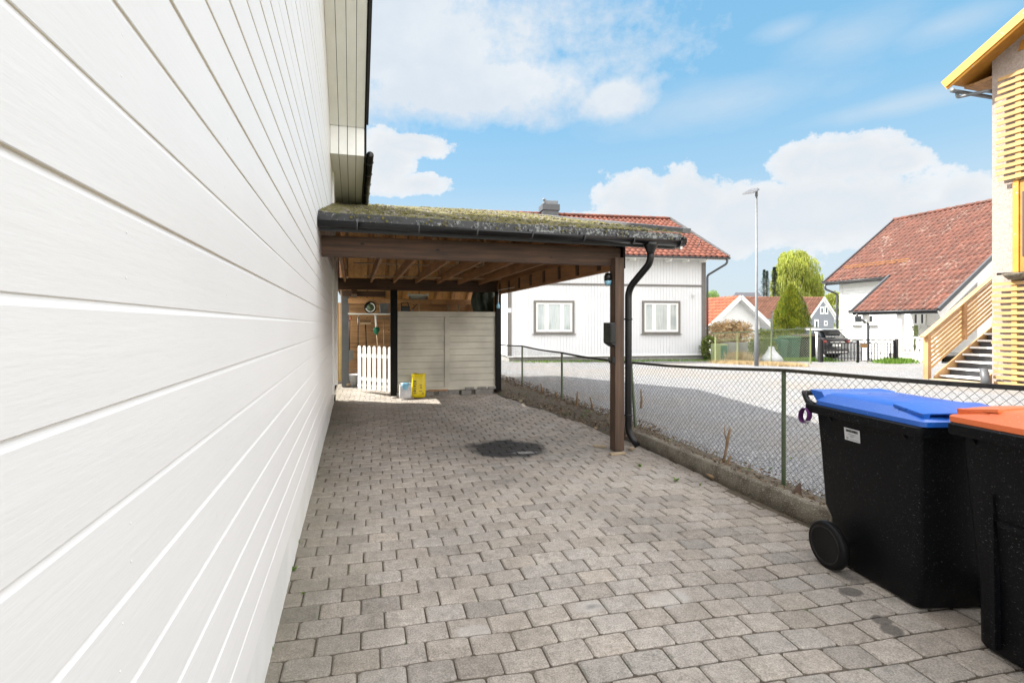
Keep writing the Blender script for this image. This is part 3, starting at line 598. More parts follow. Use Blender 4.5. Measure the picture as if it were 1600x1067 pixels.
# tool store: back wall, side, shelves, tarp
BWY = 13.1; b = MB(); nb = 17
for k in range(nb): b.bb((-.25, BWY + U(0, .012), .03 + k * .125), (3.2, BWY + .04, .03 + k * .125 + .119))
b.bb((-.25, BWY + .045, .0), (3.2, BWY + .06, 2.2)); b.build('back_wall', M['backwood'], cp)
b = MB()
for k in range(17): b.bb((3.13, 10.4, .03 + k * .125), (3.16, BWY - .01, .03 + k * .125 + .12))
b.build('side_wall', M['backwood'], cp)
b = MB(); b.bb((-.12, 11.75, 1.755), (.86, 12.25, 1.78)); o = b.build('shelf', M['white'], cp, .002)
b = MB(); b.bb((-.12, 11.9, 2.02), (3.0, 11.98, 2.13)); b.build('cross_beam', M['deck'], cp); b = MB(); b.bb((-.15, 12.5, 2.05), (3.1, 12.56, 2.18)); b.build('cross_beam', M['deck'], cp)
b = MB(); b.box((.02, 10.9, 2.24), (.12, 1.3, .2)); b.build('header_beam', M['beam'], cp); b = MB(); b.bb((WX + .1, 11.0, 2.13), (.7, 11.08, 2.26)); b.build('header_beam', M['beam'], cp)
b = MB(); b.bb((.90, 10.75, 1.70), (3.0, 12.2, 1.735)); b.build('storage_loft', M['blackpaint'], cp)
b = MB(); n_ = 16; vs = []; ym = 10.75
xa, xb = ONL(738, 470, (0, ym), (1, 0))[0], ONL(774, 470, (0, ym), (1, 0))[0]
for j in range(9):
    for i in range(n_ + 1): vs.append((xa + (xb - xa) * i / n_ + .02 * math.sin(j), ym + .05 * math.sin(i * 1.1 + j * .35) + U(-.012, .012), 1.70 + .60 * j / 8))
b.sm = True; b.add(vs, [(j * (n_ + 1) + i, j * (n_ + 1) + i + 1, (j + 1) * (n_ + 1) + i + 1, (j + 1) * (n_ + 1) + i) for j in range(8) for i in range(n_)]); o = b.build('tarpaulin', M['tarp']); s = o.modifiers.new('s', 'SOLIDIFY'); s.thickness = .004; tag(o, 'dark green tarpaulin hanging over the right end of the partition', 'tarpaulin')
b = MB(); [b.bb((-1.3 + k * .12, 13.45, .0), (-1.19 + k * .12, 13.47, 2.1)) for k in range(10)]; tag(b.build('garden_screen', M['slat'], origin=(-.7, 13.45, 0)), 'pale board screen glimpsed between the house end and the grey post', 'screen')
# downspout with clamps
def pipe_path(pts, rad=.12, n=6):
    out = [Vector(pts[0])]
    for a, c, d in zip(pts[:-2], pts[1:-1], pts[2:]):
        a, c, d = Vector(a), Vector(c), Vector(d); u, w = (a - c).normalized(), (d - c).normalized(); r = min(rad, (a - c).length / 2.2, (d - c).length / 2.2)
        for k in range(n + 1): s = k / n; p, q = c + u * r * (1 - s), c + w * r * s; out.append(p.lerp(q, s))
    return out + [Vector(pts[-1])]
gx = ga.lerp(gb, (AT(1006, 385, 5.65).x - ga.x) / (gb.x - ga.x)); px_ = 3.165
ds = [gx + Vector((0, 0, -.10)), gx + Vector((0, .0, -.26)), (px_, 5.11, 1.93), (px_, 5.11, 1.7), (px_, 5.11, .22), (px_ + .075, 5.03, .075)]
b = MB(); b.tube(pipe_path(ds), .040, 14); b.lathe(gx + Vector((0, 0, -.17)), [(.040, 0), (.043, .02), (.078, .10), (.08, .13)], 16); dsp = b.build('downspout', M['gutter'], cp)
for z in (1.56, .42): b = MB(); b.lathe((px_, 5.11, z), [(.043, 0), (.048, .003), (.048, .02), (.043, .023)], 16); b.box((px_ - .05, 5.12, z + .01), (.06, .02, .02)); b.build('pipe_clamp', M['gutter'], cp)
# wedges at the post foot
for i, (px, py, w, a) in enumerate(((937, 699, .16, -.7), (965, 711, .2, .05), (987, 703, .11, .6))):
    q = G(px, py); b = MB(); b.box((q.x, q.y, .018), (w, .05, .028), a); b.build('post_wedge', M['chip'], cp, .006)
# objects fixed to the posts
t = thing('charging_box', 'black ribbed charging box fixed to the left face of the wooden carport post', 'charging box', (2.96, 5.17, 1.2))
b = MB(); b.bb((2.91, 5.09, 1.29), (2.983, 5.25, 1.53)); b.prism([(2.91, 5.09, 1.29), (2.983, 5.09, 1.29), (2.983, 5.09, 1.24)], (0, .16, 0)); b.build('housing', M['gutter'], t, .008)
b = MB(); [b.box((2.905, 5.088, 1.33 + .028 * k), (.05, .008, .014)) for k in range(7)]; b.build('cooling_ribs', M['blackpaint'], t)
t = thing('cable_holder', 'small black cable hook screwed to the carport post below the charging box', 'hook', (2.96, 5.17, 1.0))
b = MB(); b.box((2.967, 5.12, 1.09), (.035, .05, .07)); b.tube([(2.955, 5.12, 1.06), (2.92, 5.12, 1.06), (2.915, 5.12, 1.12)], .009, 6); b.build('hook_arm', M['gutter'], t)
t = thing('post_lamp', 'small dark lamp with blue lower rim on the upper left side of the carport post', 'lamp', (2.95, 5.2, 2.0))
b = MB(); b.lathe((2.945, 5.2, 2.03), [(.0, .10), (.03, .09), (.045, .05), (.045, .0)], 14); b.build('shade', M['gutter'], t)
b = MB(); b.lathe((2.945, 5.2, 1.975), [(.0, 0), (.035, .005), (.044, .055)], 14); b.build('lens', M['bluebag'], t)
t = thing('hanging_hook', 'thin white cord with a small blue and grey fitting hanging beside the right black post', 'cord', (3.05, 10.0, 2.2))
b = MB(); b.tube([(3.06, 9.0, 2.24), (3.06, 10.05, 2.26), (3.06, 10.1, 1.98)], .007, 5); b.build('cord', M['white'], t)
b = MB(); b.lathe((3.06, 10.1, 1.86), [(.0, 0), (.035, .01), (.04, .06), (.02, .1), (.012, .13)], 10); b.build('fitting', M['bluebag'], t)
# ================================================================ THINGS IN AND BY THE TOOL STORE
hp = Vector((.80, 10.42, 0)); ge = Vector((.12, 11.25, 0)); gd = (ge - hp).normalized(); L = (ge - hp).length; gn = Vector((gd.y, -gd.x, 0)); gn = -gn if gn.y > 0 else gn
t = thing('picket_gate', 'white picket gate with rounded tops standing ajar beside the black post', 'gate', hp)
n = 7
for k in range(n):
    s = .06 + (L - .1) * k / (n - 1); c = hp + gd * s; w = .045; pr = [(-w, .08), (w, .08), (w, 1.0)] + [(w * math.cos(a), 1.0 + .04 * math.sin(a)) for a in [math.pi * q / 8 for q in range(1, 8)]] + [(-w, 1.0)]
    b = MB(); b.prism([c + gd * x + Vector((0, 0, z)) + gn * .02 for x, z in pr], -gn * .02); b.build('picket', M['white'], t)
for z in (.3, .82): b = MB(); b.bar(hp + gd * .02 + Vector((0, 0, z)) - gn * .02, hp + gd * (L - .0) + Vector((0, 0, z)) - gn * .02, .035, .08); b.build('gate_rail', M['white'], t)
def sack(name, px0, px1, py0, py1, Y, mat, label, cat, depth=.14, flare=.0, top=.55):
    t = 1.0; P = (0, Y); a, _ = ONL(px0, py1, P, (1, 0)); c, _ = ONL(px1, py1, P, (1, 0)); z1 = ONL(px0, py0, P, (1, 0))[1]; w = c - a; cx = (a + c) / 2
    root = thing(name, label, cat, (cx, Y, 0)); b = MB(); b.sm = True; rings = []
    for (f, kw, kd) in ((0, .80, .75), (.05, .96, 1), (.25, 1, 1), (.5, .98, .95), (.72, .95, .8), (.86, .93, .5), (.95, .94, .25), (1.0, .93 + flare, .12)):
        r = []
        for k in range(28):
            an = 2 * math.pi * k / 28; ex = .55; x = math.copysign(abs(math.cos(an)) ** ex, math.cos(an)); y = math.copysign(abs(math.sin(an)) ** ex, math.sin(an))
            r.append((cx + x * w / 2 * kw + U(-.004, .004), Y + y * depth / 2 * kd + .004 + U(-.006, .006), .01 + z1 * f + (.012 * math.sin(k * 1.7) + U(-.02, .02)) * (f > .9)))
        rings.append(r)
    b.loft(rings); o = b.build('sack_body', mat, root); return root, cx, w, z1
root, cx, w, z1 = sack('yellow_sack', 643, 665, 585, 623, 9.98, M['yellowbag'], 'bright yellow plastic sack standing against the partition wall', 'sack')
b = MB()
for (dx, dz, ww, hh) in ((-.28, .72, .10, .05), (-.28, .62, .12, .03), (-.30, .52, .10, .05), (-.28, .42, .12, .03), (-.30, .32, .10, .05), (-.28, .22, .1, .03), (.12, .55, .08, .03), (.14, .45, .06, .04), (.1, .3, .1, .02), (.28, .2, .03, .08)):
    b.box((cx + dx * w, 9.98 - .073, z1 * dz), (w * ww * 1.8, .004, hh * z1 * 1.2))
b.build('sack_print', M['bagprint'], root)
root, cx, w, z1 = sack('white_sack', 623.5, 643, 600, 624.5, 9.93, M['whitebag'], 'small crumpled white and light blue plastic sack beside the yellow sack', 'sack', .14, -.35)
b = MB(); b.sm = True
b.loft([[(cx + math.cos(a) * w * k * .5 + U(-.006, .006), 9.93 + math.sin(a) * d + U(-.004, .004), z1 * f) for a in [6.283 * q / 14 for q in range(14)]] for f, k, d in ((.62, .93, .062), (.8, .82, .055), (.95, .66, .04), (1.08, .6, .02))]); b.build('sack_top', M['bluebag'], root)
# bucket
q = G(549.5, 604); t = thing('bucket', 'dirty white plastic bucket by the grey post of the tool store', 'bucket', q)
b = MB(); b.lathe((q.x + .02, q.y, .01), [(.0, 0), (.11, 0), (.145, .27), (.15, .27), (.15, .29), (.14, .29), (.106, .02), (0, .02)], 20); b.build('pail', M['whitebag'], t)
b = MB(); b.tube([(q.x + .02 + .15 * math.cos(a), q.y - .02, .28 + .12 * math.sin(a)) for a in [math.pi * k / 10 for k in range(11)]], .004, 5); b.build('bucket_handle', M['metal'], t)
b = MB(); rr = [(q.x - .12 + U(-.05, .05), q.y - .06 + U(-.04, .04), .05) for _ in range(3)]
for c in rr: b.lathe((c[0], c[1], .0), [(0, .0), (.07, .02), (.085, .08), (.05, .14), (0, .16)], 9)
tag(b.build('garden_rubble', M['chip']), 'small pale bundle lying against the bucket in the tool store', 'bundle')
def on_y(px, py, Y): a, z = ONL(px, py, (0, Y), (1, 0)); return Vector((a, Y, z))
def tool(name, label, cat, parts):
    first = parts[0]; t = thing(name, label, cat, first[1]._loc if hasattr(first[1], '_loc') else (0.3, 12.9, 0))
    for nm, b, m in parts: b.build(nm, m, t)
    return t
TY = 12.85
# spade hanging at the left
a = on_y(546, 500, TY); c = on_y(546, 548, TY); e = on_y(546, 562, TY)
b = MB(); b.tube([a, c], .018, 8); b2 = MB(); b2.tube([a + Vector((-.05, 0, .09)), a + Vector((-.05, 0, .03)), a, a + Vector((.05, 0, .03)), a + Vector((.05, 0, .09)), a + Vector((-.05, 0, .09))], .012, 6)
b3 = MB(); b3.prism([c + Vector((-.1, -.02, .02)), c + Vector((.1, -.02, .02)), c + Vector((.1, -.02, -.2)), c + Vector((0, -.02, -.29)), c + Vector((-.1, -.02, -.2))], (0, .012, 0))
tool('spade', 'spade with red grip hanging at the left end of the tool store', 'spade', [('shaft', b, M['post']), ('grip', b2, M['red']), ('blade', b3, M['trim'])])
a = on_y(559.5, 497, TY); c = on_y(559.5, 545, TY); b = MB(); b.tube([a, c], .014, 6); b2 = MB(); b2.tube([a + Vector((-.0, 0, .0)), a + Vector((.02, 0, .04))], .02, 6)
tool('iron_bar', 'thin black iron bar leaning upright on the tool store back wall', 'bar', [('shaft', b, M['iron']), ('bar_head', b2, M['iron'])])
a = on_y(571, 507, TY); c = on_y(573, 560, TY); b = MB(); b.tube([a, c], .015, 6); b2 = MB(); b2.box(a + Vector((0, -.02, .03)), (.28, .05, .045)); b3 = MB(); [b3.box(a + Vector((-.12 + .03 * k, -.02, .085)), (.016, .04, .07)) for k in range(9)]
tool('broom', 'broom with pale head upwards on the tool store back wall', 'broom', [('shaft', b, M['blackpaint']), ('head', b2, M['lightwood']), ('bristles', b3, M['beam'])])
a = on_y(587, 492, TY - .5); c = on_y(588, 514, TY - .5); e = on_y(592, 560, TY - .5); b = MB(); b.tube([a, c], .028, 8); b2 = MB(); b2.lathe(c + Vector((0, 0, -.16)), [(.0, 0), (.03, .02), (.09, .14), (.06, .2), (0, .2)], 12); b3 = MB(); b3.tube([c, e], .016, 6)
tool('grass_trimmer', 'hanging grass trimmer with white shaft and green head under the shelf', 'trimmer', [('shaft', b, M['white']), ('motor_head', b2, M['teal']), ('lower_shaft', b3, M['lightwood'])])
a = on_y(599.5, 497, TY - .2); c = on_y(600.5, 560, TY - .2); b = MB(); b.tube([a, c], .016, 6); b2 = MB(); b2.box(a, (.34, .035, .035)); b3 = MB(); [b3.tube([a + Vector((-.16 + k * .032, 0, 0)), a + Vector((-.16 + k * .032, -.06, -.02))], .004, 4) for k in range(11)]
tool('garden_rake', 'wooden garden rake head upwards beside the black post in the tool store', 'rake', [('shaft', b, M['chip']), ('head', b2, M['chip']), ('tines', b3, M['iron'])])
# shelf items
c = on_y(578.5, 480.5, 11.9); t = thing('hose_reel', 'round cable reel with pale ring on the white shelf', 'reel', (c.x, c.y, 1.78))
R0 = c.z - 1.782
b = MB(); b.lathe(c + Vector((0, .08, 0)), [(.0, -.02), (R0, -.02), (R0, 0), (.08, .0), (.08, .12), (R0, .12), (R0, .14), (0, .14)], 28, (0, -1, 0)); b.build('drum', M['blackpaint'], t)
b = MB(); b.tube([c + Vector((R0 * .72 * math.cos(a), -.075, R0 * .72 * math.sin(a))) for a in [-2.9 + 4.6 * k / 24 for k in range(25)]], .017, 6); b.build('cable_ring', M['white'], t)
b = MB(); b.lathe(c + Vector((0, -.055, 0)), [(0, 0), (.085, 0), (.08, .02), (.04, .03), (.03, .05), (0, .05)], 20, (0, -1, 0)); b.build('hub', M['greenpaint'], t)
c = on_y(600, 490, 12.0); t = thing('storage_tub', 'grey plastic tub standing on the white shelf beside the black post', 'tub', c)
b = MB(); b.loft([[(c.x + x * s, 12.0 + y * s, z) for x, y in ((-.1, -.1), (.1, -.1), (.1, .1), (-.1, .1))] for z, s in ((1.783, .9), (2.0, 1.08), (2.0, 1.14), (2.03, 1.14))]); b.build('tub_body', M['grey'], t, .006)
b = MB(); b.box((c.x - .02, 11.85, 1.79), (.26, .1, .012)); b.build('lid', M['greytrim'], t)
c = on_y(633, 485, 11.2); t = thing('jerry_can', 'black jerry can with looped handle standing above the partition wall', 'canister', (c.x, 11.2, 1.735))
b = MB(); b.box((c.x, 11.2, 1.735 + .10), (.21, .13, .20)); b.build('can_body', M['gutter'], t, .02)
b = MB(); b.tube([(c.x - .08, 11.2, 1.93), (c.x - .085, 11.2, 2.0), (c.x + .06, 11.2, 2.02), (c.x + .085, 11.2, 1.93)], .014, 6); b.build('handle', M['gutter'], t)
c = on_y(644, 485, 11.2); t = thing('spray_bottle', 'small spray bottle with dark spout standing beside the jerry can', 'bottle', (c.x, 11.2, 1.735))
b = MB(); b.lathe((c.x, 11.2, 1.736), [(.0, 0), (.028, 0), (.028, .09), (.012, .12), (.012, .14), (0, .14)], 12); b.build('bottle_body', M['silver'], t)
b = MB(); b.tube([(c.x, 11.2, 1.87), (c.x + .05, 11.2, 1.92), (c.x + .11, 11.2, 1.98)], .012, 6); b.build('spout', M['gutter'], t)
t = thing('folded_ladder', 'aluminium ladder stored flat under the back beam of the carport', 'ladder', (1.5, 11, 2.12))
b = MB()
for s in (0, 1): b.bar((1.17 + .42 * s, 10.6, 2.17), (1.45 + .42 * s, 12.6, 2.17), .03, .07)
b.build('side_rails', M['silver'], t)
b = MB(); [b.bar((1.17 + .0255 * k, 10.7 + .18 * k, 2.17), (1.59 + .0255 * k, 10.7 + .18 * k, 2.17), .03, .03) for k in range(10)]; b.build('rungs', M['silver'], t)
for (px, w) in ((655, .028), (700, .05), (717, .04)):
    c = on_y(px, 487, 12.0); b = MB(); b.box((c.x, 12.0, 1.9), (w, .04, .45)); b.build('upright', M['lightwood'], cp)
# ================================================================ CHAIN LINK FENCE
FPT = [(3.95, 13.6, .03, .96), (3.94, 11.04, .0, .997), (3.90, 8.65, .0, .968), (3.745, 5.86, .05, .99), (3.66, 3.43, .07, 1.105), (3.60, .95, .07, 1.20), (3.52, -1.5, .07, 1.2)]
cf = thing('chain_link_fence', 'chain link fence with worn green posts and dark top rail beside the driveway', 'fence', (3.8, 6, 0))
for i, (x, y, z0, z1) in enumerate(FPT):
    b = MB(); tilt = -.10 if i == 3 else 0
    w = .042; b.bar((x, y, z0 - .1), (x + tilt * .85, y, z1 - .01), w, .006, (1, 0, 0)) ; b.bar((x + w / 2 - .003, y + .018, z0 - .1), (x + w / 2 - .003 + tilt * .85, y + .018, z1 - .01), .006, w, (1, 0, 0))
    b.build('fence_post', M['greenpaint'], cf, label='leaning green fence post' if i == 3 else None)
tops = [Vector((x - (.09 if i == 3 else 0), y, z1)) for i, (x, y, z0, z1) in enumerate(FPT)]
b = MB(); pts = []
for i in range(len(tops) - 1):
    for k in range(6):
        s = k / 6; p = tops[i].lerp(tops[i + 1], s); p.z += -.018 * math.sin(math.pi * s) + U(-.002, .002); pts.append(p)
pts.append(tops[-1])
for p, q in zip(pts[:-1], pts[1:]): b.bar(p, q + (q - p) * .02, .036, .028)
b.build('top_rail', M['rail'], cf)
b = MB(); P = .058; rad = .00155
for i in range(len(tops) - 1):
    a, c = tops[i], tops[i + 1]; base0, base1 = FPT[i][2] + .03, FPT[i + 1][2] + .03; D = Vector((c.x - a.x, c.y - a.y, 0)); L = D.length; D /= L
    H = min(a.z - base0, c.z - base1) - .005
    def pt(s, h): k = s / L; zt_ = a.z + (c.z - a.z) * k - .018 * math.sin(math.pi * k); x0 = a.x + (c.x - a.x) * k; return Vector((FPT[i][0] + (FPT[i + 1][0] - FPT[i][0]) * k + (x0 - FPT[i][0] - (FPT[i + 1][0] - FPT[i][0]) * k) * (h / H) + .006 * math.sin(s * 9 + h * 5), a.y + (c.y - a.y) * k, zt_ - .012 - (H - h)))
    for sg in (1, -1):
        m = -int(H / P) - 1
        while m * P < L + H:
            s0 = m * P
            if sg > 0: pa, pb = (s0, 0.), (s0 + H, H)
            else: pa, pb = (s0, H), (s0 + H, 0.)
            (sa, ha), (sb, hb) = pa, pb
            if sa < 0: ha += (0 - sa) * (hb - ha) / (sb - sa); sa = 0
            if sb > L: hb = ha + (L - sa) * (hb - ha) / (sb - sa); sb = L
            if sb - sa > .01:
                nseg = 3; q = [pt(sa + (sb - sa) * k / nseg, ha + (hb - ha) * k / nseg) + Vector((.0015 * sg, 0, 0)) for k in range(nseg + 1)]; b.tube(q, rad, 3, False)
            m += 1
b.build('wire_mesh', M['wire'], cf, recalc=False)
# cut shrub stems beside the fence
for i, (px, pt_, pb, tw, lab) in enumerate(((826, 594, 606, .03, 'short cut shrub stem nearest the far fence post'), (846, 597, 617, .04, 'blackened cut shrub stem between the two far fence posts'), (868, 611, 624, .05, 'stout pale cut stem just left of the second fence post'), (900, 609, 640, .04, 'tall split shrub stem right of the second fence post'), (924, 618, 645, .03, 'thin pale shrub stem just left of the carport post'), (1001, 605, 640, .035, 'dark shrub stem behind the downspout'))):
    q = G(px, pb, .03); q = Vector((q.x * 1.0, q.y, .0)); t = q.x * SN + q.y * CS; h = (pb - pt_) / FP * t; b = MB(); b.tube([q, q + Vector((.02, 0, h * .5)), q + Vector((U(-.03, .05), U(-.02, .02), h))], [tw * .7, tw * .55, tw * .3], 7)
    for k in range(3): p = q + Vector((0, 0, h * U(.1, .4))); b.tube([p, p + Vector((U(-.1, .1), U(-.08, .08), U(.03, .12)))], [.007, .003], 4)
    tag(b.build('cut_stem', M['twig'], origin=q), lab, 'stem', 'cut shrub stems along the fence')
q = G(1130, 722, .13); b = MB(); b.tube([q, q + Vector((.03, .0, .10)), q + Vector((.05, 0, .20)), q + Vector((.075, .0, .30)), q + Vector((.085, .0, .345))], [.015, .011, .015, .012, .004], 7); b.tube([q + Vector((.05, 0, .2)), q + Vector((.02, 0, .28)), q + Vector((.03, .02, .36))], [.01, .006, .003], 5); b.tube([q + Vector((.05, .0, -.02)), q + Vector((.09, 0, .06))], [.02, .01], 5)
tag(b.build('dead_branch', M['twig'], origin=q), 'broken dry branch standing up behind the kerb', 'branch')
a, c = G(1093, 735), G(1114, 750); b = MB(); b.tube([a + Vector((0, 0, .02)), (a + c) / 2 + Vector((0, 0, .02)), c + Vector((0, 0, .024))], [.006, .013, .018], 7); tag(b.build('fallen_stick', M['twig'], origin=a), 'short broken stick lying on the pavers by the kerb', 'stick')
q = G(1247, 775, .13); b = MB(); b.prism([q + Vector((-.09, 0, -.02)), q + Vector((.04, 0, -.03)), q + Vector((.03, 0, .10))], (.01, .025, 0)); tag(b.build('wood_wedge', M['post'], origin=q), 'small dark wooden wedge sticking up behind the kerb by the bin', 'wedge')
# weeds
def weed(px, py, z, n, s, label):
    q = G(px, py, z); b = MB()
    for k in range(n):
        d = Vector((U(-1, 1), U(-1, 1), U(.3, 1.2))).normalized(); p = q + d * s * U(.1, .5); e = d.cross(Vector((0, 0, 1))).normalized() * s * .28; b.add([q, p + e, q + d * s * U(.8, 1.3), p - e], [(0, 1, 2, 3)])
    tag(b.build('weed', M['grass'], recalc=False, origin=q), label, 'weed', 'weeds in the paving joints')
for args in ((466, 850, 0, 8, .035, 'green weed at the wall foot, farthest of the wall weeds'), (456, 893, 0, 10, .04, 'spreading green weed in the middle of the wall weeds'), (424, 1016, 0, 6, .022, 'tiny green weed at the wall foot nearest the camera'), (474, 928, 0, 5, .02, 'small weed in a paver joint just off the wall'), (1000, 729, 0, 9, .04, 'green weed in a paver joint in front of the carport post'), (1056, 751, 0, 9, .045, 'bright green weed on the open pavers beside the fallen stick'), (1094, 758, 0, 5, .025, 'small weed right of the fallen stick'), (893, 878, 0, 5, .014, 'tiny yellow green seedling out in the middle of the pavers'), (1204, 733, .07, 8, .03, 'small weed in the gravel left of the near fence post'), (1236, 717, .07, 6, .03, 'small weed in the gravel right of the near fence post')): weed(*args)
# ================================================================ WHEELED BINS
def make_bin(name, label, O, V, W, wid, dep, rz, lidm, wheels=True, flip=False):
    O = Vector((O[0], O[1], 0)); V = Vector((V[0], V[1], 0)).normalized(); W = Vector((W[0], W[1], 0)).normalized()
    def p(w, v, z): return O + W * w + V * v + Vector((0, 0, z))
    t = thing(name, label, 'bin', p(wid / 2, dep / 2, 0))
    def ring(i0, f0, b0, z, c=.035):   # inset left/right, front, back
        w0, w1, v0, v1 = i0, wid - i0, f0, dep - b0; r = []
        for (cx, cy, a0) in ((w1 - c, v0 + c, -90), (w1 - c, v1 - c, 0), (w0 + c, v1 - c, 90), (w0 + c, v0 + c, 180)):
            for k in range(5): a = math.radians(a0 + 22.5 * k); r.append(p(cx + c * math.cos(a), cy + c * math.sin(a), z))
        return r
    b = MB(); b.sm = True; zt = rz - .055
    b.loft([ring(.088, .085, .16, .015, .03), ring(.08, .075, .13, .03), ring(.078, .072, .125, .27), ring(.074, .068, .08, .34), ring(.052, .05, .07, .70), ring(.035, .035, .06, zt)]); body = b.build('body', M['binblack'], t); body.modifiers.new('e', 'EDGE_SPLIT').split_angle = math.radians(50)
    b = MB(); b.sm = True; b.loft([ring(.03, .03, .06, zt, .03), ring(.004, .002, .0, zt, .03), ring(.0, .0, .0, zt + .008, .03), ring(.0, .0, .0, rz - .006, .03), ring(.006, .006, .006, rz, .03), ring(.03, .03, .06, rz, .03)], False, True); rm = b.build('rim', M['binblack'], t); rm.modifiers.new('e', 'EDGE_SPLIT').split_angle = math.radians(40)
    # side gussets below the rim
    b = MB()
    for w in (.0, wid):
        for v in (.10, dep - .2): s = 1 if w == 0 else -1; b.prism([p(w + s * .012, v, zt), p(w + s * .05, v, zt), p(w + s * .05, v, zt - .05)], V * .012)
    b.build('rim_gusset', M['binblack'], t)
    # lid: skirt, sloped crown, raised lip at the front with pillars
    b = MB(); b.sm = True; i = .018
    b.loft([ring(i, -.01, .075, rz + .002, .03), ring(i, -.01, .075, rz + .028, .03), ring(i + .006, -.004, .08, rz + .034, .03), ring(i + .035, .155, .12, rz + .072, .04), ring(i + .05, .165, .14, rz + .082, .04), ring(i + .15, .2, .24, rz + .092, .05)]); ld = b.build('lid', lidm, t); ld.modifiers.new('e', 'EDGE_SPLIT').split_angle = math.radians(32)
    b = MB(); w0, w1 = i + .03, wid - i - .03
    N = 14; rings = []
    for k in range(N + 1):
        w = w0 + (w1 - w0) * k / N; e = (2 * k / N - 1); zz = rz + .076 - .008 * e * e; v0 = .0 + .03 * abs(e) ** 3
        rings.append([p(w, .19, zz + .022), p(w, v0, zz - .004), p(w, v0, zz - .010), p(w, .19, zz + .006)])
    b.loft(rings); b.build('lid_grip', lidm, ld)
    b = MB()
    for w in (w0 + .015, wid * .36, wid * .64, w1 - .015): b.prism([p(w - .012, .018, rz + .03), p(w + .012, .018, rz + .03), p(w + .02, .018, rz + .066), p(w - .02, .018, rz + .066)], V * .14)
    b.build('grip_pillar', lidm, ld)
    # hinge flap and rear handle
    b = MB(); b.prism([p(.05, dep - .14, rz + .03), p(.05, dep - .055, rz + .02), p(.05, dep + .006, rz + .088), p(.05, dep - .10, rz + .085)], W * (wid - .1)); b.build('hinge_flap', lidm, ld)
    b = MB(); pr = [p(.03, dep - .05, rz - .01), p(.03, dep + .0, rz + .01), p(.03, dep + .02, rz + .04), p(.03, dep + .03, rz + .066)]
    for w in (.03, wid - .03): b.tube([q_ + W * (w - .03) for q_ in pr], [.022, .018, .017, .018], 8)
    b.tube([p(.02, dep + .028, rz + .06), p(wid - .02, dep + .028, rz + .06)], .017, 10); b.build('handle', M['gutter'], t)
    if wheels:
        for w in (-.055, wid + .055 - .05):
            c = p(w, dep - .25, .143)
            b = MB(); b.lathe(c, [(.112, .002), (.126, -.002), (.139, .006), (.143, .016), (.143, .038), (.138, .048), (.11, .05)], 40, W); wh = b.build('wheel', M['tyre'], t)
            b = MB(); b.lathe(c, [(.0, .006), (.020, .004), (.026, .014), (.090, .018), (.098, .018), (.104, .002), (.114, -.003), (.118, .004), (.118, .046), (.0, .046)], 32, W); b.build('rim_disc', M['gutter'], wh)
        b = MB(); b.tube([p(-.02, dep - .25, .143), p(wid + .02, dep - .25, .143)], .016, 8); b.build('axle', M['metal'], t)
    return t, p, zt
BV = Vector((math.sin(math.radians(11.2)), math.cos(math.radians(11.2)), 0)); BW = Vector((BV.y, -BV.x, 0))
bin1, p1, zt1 = make_bin('wheelie_bin', 'black wheeled bin with a blue lid standing by the kerb', (2.765, 1.80), BV, BW, .60, .80, .982, M['blue'])
bin2, p2, zt2 = make_bin('wheelie_bin', 'black wheeled bin with an orange lid, closest to the camera', (2.765, 1.69), -BV, BW, .66, .86, 1.035, M['orange'])
# moulded handle ledge on the side of the near bin
b = MB(); b.bar(p2(.058, .20, .62), p2(.058, .60, .62), .05, .022); b.bar(p2(.070, .165, .045), p2(.058, .165, .74), .035, .02, tuple(BV)); b.build('side_ledge', M['binblack'], bin2)
# label with barcode on the blue-lidded bin
side = lambda v, z: p1(.0 + .035 + (zt1 - z) / (zt1 - .70) * .02 - .0035, v, z)
def onside(px, py): # v,z on the sloping side found by two steps
    z = .8
    for _ in range(6):
        P0_ = side(0, z); a, z = ONL(px, py, (P0_.x, P0_.y), (BV.x, BV.y))
    return a, z
v0, zA = onside(1319, 667); v1, zB = onside(1345, 693)
b = MB(); b.prism([side(v0, zA), side(v1, zA - .0), side(v1 + .003, zB), side(v0, zB - .0)], -BW * .0015); o = b.build('label_sticker', pm('sticker_paper', (.62, .63, .65), .5, bstr=0), bin1)
ink = pm('sticker_ink', (.03, .03, .035), .6, bstr=0)
b = MB(); H = zA - zB; Lv = v1 - v0
def sb(f0, f1, g0, g1): # f along label 0..1, g down 0..1
    q = [side(v0 + Lv * f, zA - H * g) - BW * .0022 for f, g in ((f0, g0), (f1, g0), (f1, g1), (f0, g1))]; b.prism(q, -BW * .0006)
f = .12
while f < .86:
    w_ = random.choice((.008, .014, .022)); sb(f, f + w_, .10, .30); f += w_ + random.choice((.01, .014, .02))
b.build('barcode', ink, bin1)
def text(s, size, f, g, parent, name='print_line'):
    cu = bpy.data.curves.new(name, 'FONT'); cu.body = s; cu.size = size; cu.extrude = .0002; cu.align_x = 'CENTER'; me = None
    o = bpy.data.objects.new(name, cu); COL.objects.link(o); c = side(v0 + Lv * f, zA - H * g) - BW * .0025
    xa_ = -BV; za_ = Vector((0, 0, 1)); na = xa_.cross(za_)
    Mx = Matrix((xa_, za_, na)).transposed().to_4x4(); Mx.translation = c
    o.data.materials.append(ink); o.parent = parent; o.matrix_parent_inverse = Matrix.Translation(parent_loc(parent)).inverted(); o.matrix_basis = Mx
b.v, b.f, b.m, b.smooth = [], [], [], []
for (g, f0, f1) in ((.46, .24, .72), (.60, .36, .64), (.68, .40, .58), (.86, .34, .88)):
    f = f0
    while f < f1: w_ = U(.025, .075); sb(f, min(f + w_, f1), g - .014, g + .014); f += w_ + .016
b.build('print_line', ink, bin1)
b = MB(); cc = side(v0 + Lv * .18, zA - H * .82) - BW * .0025
